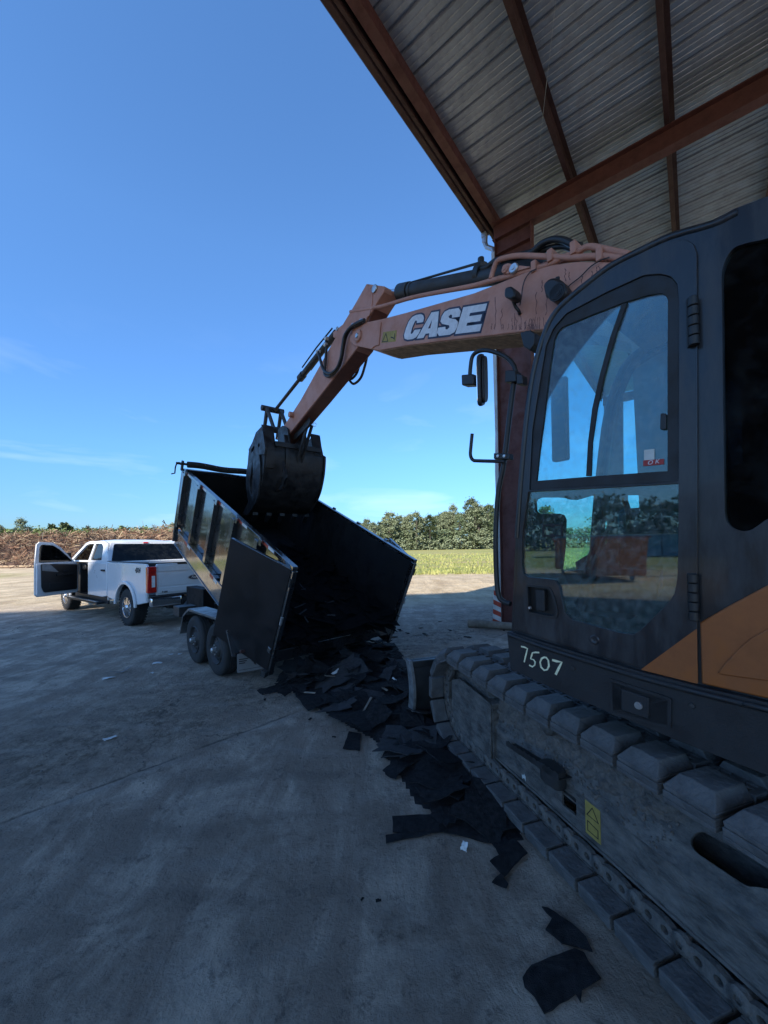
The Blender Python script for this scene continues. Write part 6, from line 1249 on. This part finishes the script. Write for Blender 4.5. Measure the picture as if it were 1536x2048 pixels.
# ================================================================ SHINGLE DEBRIS
def poly_piece(name, pts, lab, mat=shingle_mat, th=.006, h=.004, cat='shingle', group=None, warp=.012, seed=1):
    P = [gnd(x, y) for x, y in pts]; rr = random.Random(seed); out = []
    k = len(P)
    for i in range(k):
        a, b = P[i], P[(i+1) % k]; n_ = max(1, min(5, int((b-a).length/.035))); d = (b-a)
        for j in range(n_): t = j/n_; q = a+d*t; o = Vector((-d.y, d.x, 0)).normalized()*rr.uniform(-.004, .004)*(1 if j else 0); out.append(q+o)
    c = sum(out, Vector())/len(out); m = len(out); off = [ground_z(q.x, q.y)+h+warp*max(0, noise.noise(Vector((q.x*6, q.y*6, seed)))+.1) for q in out]
    top = [Vector((q.x, q.y, o+th)) for q, o in zip(out, off)]; bot = [Vector((q.x, q.y, o)) for q, o in zip(out, off)]
    tes = tessellate_polygon([[Vector((q.x, q.y, 0)) for q in out]]); g = G(); g.add(top+bot, [list(t) for t in tes]+[[i+m for i in t][::-1] for t in tes]+[(i, (i+1) % m, (i+1) % m+m, i+m) for i in range(m)])
    return solo(name, g, mat, lab, cat, group, smooth=0)
zc = lambda P: zz(480, 1280, .49479, P)
poly_piece('shingle', z6([(565, 1430), (600, 1375), (700, 1345), (770, 1312), (808, 1325), (825, 1360), (875, 1430), (850, 1445), (800, 1475), (795, 1520), (775, 1490), (650, 1565), (610, 1500), (572, 1465)]), 'largest loose black shingle, lying alone on the concrete nearest the viewer', seed=1, warp=.02)
poly_piece('shingle', z6([(640, 1140), (665, 1145), (690, 1160), (728, 1190), (815, 1270), (842, 1322), (780, 1300), (720, 1285), (690, 1260), (655, 1235), (682, 1185), (660, 1165)]), 'ragged pointed black shingle just beyond the largest loose one', seed=2, warp=.02)
poly_piece('shingle', z6([(48, 782), (130, 778), (208, 776), (330, 795), (480, 845), (520, 905), (430, 890), (330, 865), (250, 846), (140, 848), (50, 846)]), 'long straight edged black shingle strip sticking out left from the heap', seed=3)
poly_piece('shingle', z6([(22, 858), (100, 848), (200, 842), (232, 850), (150, 866), (80, 876), (24, 888)]), 'narrow black strip lying along the long shingle strip', seed=4)
poly_piece('shingle', z6([(435, 970), (472, 948), (455, 905), (530, 880), (585, 935), (530, 985), (492, 1030), (470, 1005)]), 'torn square black shingle at the near end of the heap beside the track', seed=5, h=.012)
poly_piece('shingle', z6([(443, 1045), (478, 1015), (508, 1050), (500, 1068)]), 'small triangular black scrap below the near end of the heap', seed=6)
poly_piece('shingle', zc([(415, 445), (440, 375), (488, 382), (485, 452)]), 'single square black shingle on the open side of the heap under the blade', seed=7)
poly_piece('shingle', zc([(68, 205), (150, 185), (250, 160), (300, 190), (240, 215), (215, 205), (180, 232), (150, 210), (90, 222)]), 'ragged black shingle tongue at the far left tip of the heap', seed=8)
poly_piece('shingle', zc([(220, 160), (330, 150), (420, 200), (380, 260), (275, 298), (225, 240)]), 'broad flat black shingle at the left edge of the heap', seed=9, h=.03, warp=.05)
poly_piece('shingle', zc([(355, 340), (380, 285), (520, 230), (640, 260), (620, 330), (520, 388)]), 'broad black shingle sheet in front of the blade', seed=10, h=.05, warp=.06)
# --- the heap itself: low mound plus individually lying sheets
MP = [gnd(x, y).xy for x, y in [(600, 1390), (640, 1420), (700, 1455), (760, 1490), (775, 1520), (800, 1560), (830, 1610), (890, 1640), (960, 1665), (1010, 1690), (1060, 1690), (1010, 1600), (960, 1530), (900, 1450), (860, 1400), (830, 1340), (800, 1310), (790, 1290), (700, 1280), (620, 1310), (560, 1345), (545, 1375)]]
def inside(x, y, P=MP):
    c = False; j = len(P)-1
    for i in range(len(P)):
        if (P[i].y > y) != (P[j].y > y) and x < (P[j].x-P[i].x)*(y-P[i].y)/(P[j].y-P[i].y)+P[i].x: c = not c
        j = i
    return c
def edge_d(x, y, P=MP):
    q = Vector((x, y)); b = 9
    for i in range(len(P)):
        a, c = P[i-1], P[i]; d = c-a; t = max(0, min(1, (q-a).dot(d)/max(1e-9, d.length_squared))); b = min(b, (q-a-d*t).length)
    return b
def heap_h(x, y):
    if not inside(x, y): return 0
    return min(.24, .30*edge_d(x, y))*(.7+.9*noise.noise(Vector((x*3, y*3, 0))))
bx0, bx1 = min(p.x for p in MP), max(p.x for p in MP); by0, by1 = min(p.y for p in MP), max(p.y for p in MP)
g = G(); nx_, ny_ = 90, 120; g.strip([[Vector((bx0+(bx1-bx0)*i/nx_, by0+(by1-by0)*j/ny_, 0)) for i in range(nx_+1)] for j in range(ny_+1)])
for p in g.v:
    h = heap_h(p.x, p.y); p.z = ground_z(p.x, p.y)-.02+(h*.9+.02 if h > 0 else 0)
solo('shingle_heap_core', g, shingle_mat, 'packed crumbled shingle under the loose sheets', kind='stuff', smooth=0, fix=False)
rr = random.Random(77); n_ = 0; GRP = 'torn black roofing shingles heaped between trailer and track'
while n_ < 150:
    x, y = rr.uniform(bx0, bx1), rr.uniform(by0, by1)
    if not inside(x, y): continue
    ed = edge_d(x, y)
    h = heap_h(x, y); gx_ = heap_h(x+.04, y)-heap_h(x-.04, y); gy_ = heap_h(x, y+.04)-heap_h(x, y-.04)
    nn = Vector((-gx_/.08*.6+rr.uniform(-.2, .2), -gy_/.08*.6+rr.uniform(-.2, .2), 1)).normalized(); big_ = rr.random()
    L_ = rr.uniform(.26, .50)*(1.5 if big_ > .8 else 1); W_ = L_*rr.uniform(.35, .75); L_ = min(L_, .18+ed*2.6); W_ = min(W_, .12+ed*2.2)
    g = G(); flake(g, Vector((x, y, ground_z(x, y)+h*.95+rr.uniform(.004, .05))), L_, W_, nn, rr.random()*6.3, 0, rr, .006, .30 if y > 3.4 else .14)
    solo('shingle', g, shingle_mat if rr.random() < .8 else shingle_grey, 'torn black roofing shingle lying in the heap between the tipped trailer and the excavator track', 'shingle', GRP, smooth=0, fix=False); n_ += 1
FL = ['black flake on the ground just right of the open right gate', 'small black flake a hand right of the one by the right gate', 'black flake midway between right gate and striped column', 'black flake on the slab left of the log', 'thin black flake behind the others right of the gate', 'black flake in front of the log end', 'tiny black flake farthest back on the slab right of the trailer', 'small black flake under the striped column', 'black flake touching the lower right corner of the trailer bed', 'black flake under the rear lip of the trailer', 'tiny black chip left of the ragged tongue of the heap', 'tiny black chip by the near left edge of the heap', 'tiny black chip between heap and the square loose shingle']
WS = ['grey brown wood splinter on the heap under the trailer lip', 'short wood splinter on the heap left of the blade', 'long thin wood splinter on the heap in front of the blade', 'wood splinter near the left edge of the heap', 'dull wood splinter in the dark hollow before the track front', 'small wood splinter at the near end of the heap']
for i, (x, y) in enumerate([(660, 1352), (770, 1378), (735, 1408), (620, 1385)]):
    c = gnd(x, y, .16 if i < 5 else .06); d = Vector((rr.uniform(-1, 1), rr.uniform(-1, 1), rr.uniform(-.1, .3))).normalized()*rr.uniform(.06, .14); m2 = Matrix.Translation(c) @ d.to_track_quat('Z', 'Y').to_matrix().to_4x4(); g = G(); g.hexa([(-.012, -.005, -d.length), (.012, -.004, -d.length*.9), (.012, .005, -d.length), (-.012, .005, -d.length)], [(-.010, -.005, d.length), (.008, -.005, d.length*.8), (.010, .005, d.length*.95), (-.006, .005, d.length)], m2)
    solo('wood_splinter', g, wood_mat, WS[i], 'splinter')
# scattered flakes beyond the heap
for i, (x, y, s) in enumerate([(800, 1262, .16), (815, 1268, .12), (850, 1270, .15), (900, 1262, .12), (842, 1257, .1), (935, 1275, .16), (880, 1244, .08), (1008, 1262, .08), (785, 1275, .2), (690, 1300, .14), (530, 1400, .06), (620, 1440, .05), (668, 1476, .04)]):
    g = G(); c = gnd(x, y); flake(g, c+Vector((0, 0, .006+ground_z(c.x, c.y))), s, s*.45, Vector((0, 0, 1)), rr.random()*6, 0, rr, .006, .1)
    solo('shingle', g, shingle_mat, ('flat black shingle flake, number '+_o[i]+' counted nearest-right-gate first, on the bare ground by the heap') if False else FL[i], 'shingle', 'loose shingle flakes on the bare ground', smooth=0, fix=False)
# pale litter
def scrap(x, y, L_, W_, rz, lab, mat=paper_mat, lift=.01, nz_=(0, 0, 1), name='paper_scrap', cat='scrap'):
    g = G(); c = gnd(x, y); r3 = random.Random(int(x)); flake(g, c+Vector((0, 0, lift+ground_z(c.x, c.y))), L_, W_, Vector(nz_).normalized(), rz, 0, r3, .003, .3); solo(name, g, mat, lab, cat, smooth=0, fix=False)
scrap(218, 1357, .17, .07, .5, 'white crumpled scrap, nearest of the litter between truck and viewer'); scrap(243, 1345, .26, .05, 1.0, 'long thin pale strip lying beyond the white crumpled scrap', plate_metal)
scrap(315, 1327, .15, .09, .2, 'pale rounded scrap in front of the trailer wheels'); scrap(219, 1480, .11, .05, .9, 'small white chip alone on the slab left of the joint', lift=.012)
scrap(303, 1347, .06, .03, .1, 'tiny white chip between the pale strip and the trailer wheel'); scrap(341, 1310, .08, .03, .1, 'tiny pale chip lying left of the front trailer wheel'); scrap(360, 1310, .06, .04, .1, 'pale chip touching the front trailer wheel')
scrap(929, 1700, .05, .04, .9, 'bright white crumb under the long shingle strip', lift=.02, nz_=(-.5, -.6, .5)); scrap(672, 1370, .13, .05, 1.2, 'white folded strip standing in the heap behind the trailer', lift=.16, nz_=(.3, -.7, .5))
scrap(745, 1440, .20, .04, .7, 'pale narrow strip lying on the heap in front of the blade', shingle_grey, lift=.12); scrap(790, 1385, .07, .02, 1.9, 'thin white sliver beside the blade edge', lift=.16, nz_=(-.4, -.6, .4))
scrap(725, 1803, .02, .012, .9, 'dark pebble in the middle of the slab', shingle_mat, name='pebble', cat='pebble'); scrap(757, 1806, .028, .018, .2, 'dark pebble just right of the first', shingle_mat, name='pebble', cat='pebble')
# gravel crumbs in the dirt beyond the joint
g = G(); rs = random.Random(3)
for i in range(2600):
    x, y = rs.uniform(-7, 2.2), rs.uniform(2.2, 11); d = JN.x*x+JN.y*y-JC
    if rs.random() > (.9 if .0 < d < 1.2 else .22): continue
    r_ = rs.uniform(.003, .009)*(1+y*.06); c = Vector((x, y, ground_z(x, y)+r_*.4)); g.lathe([(0, -r_), (r_, 0), (0, r_*.8)], c, (rs.uniform(-1, 1), rs.uniform(-1, 1), 1), 4)
solo('gravel', g, mk('gravel_crumbs', (.14, .13, .12), .9, var=.5, scale=3, col2=(.3, .28, .25)), 'fine gravel crumbs on the slab and in the dirt', kind='stuff', smooth=0, fix=False)
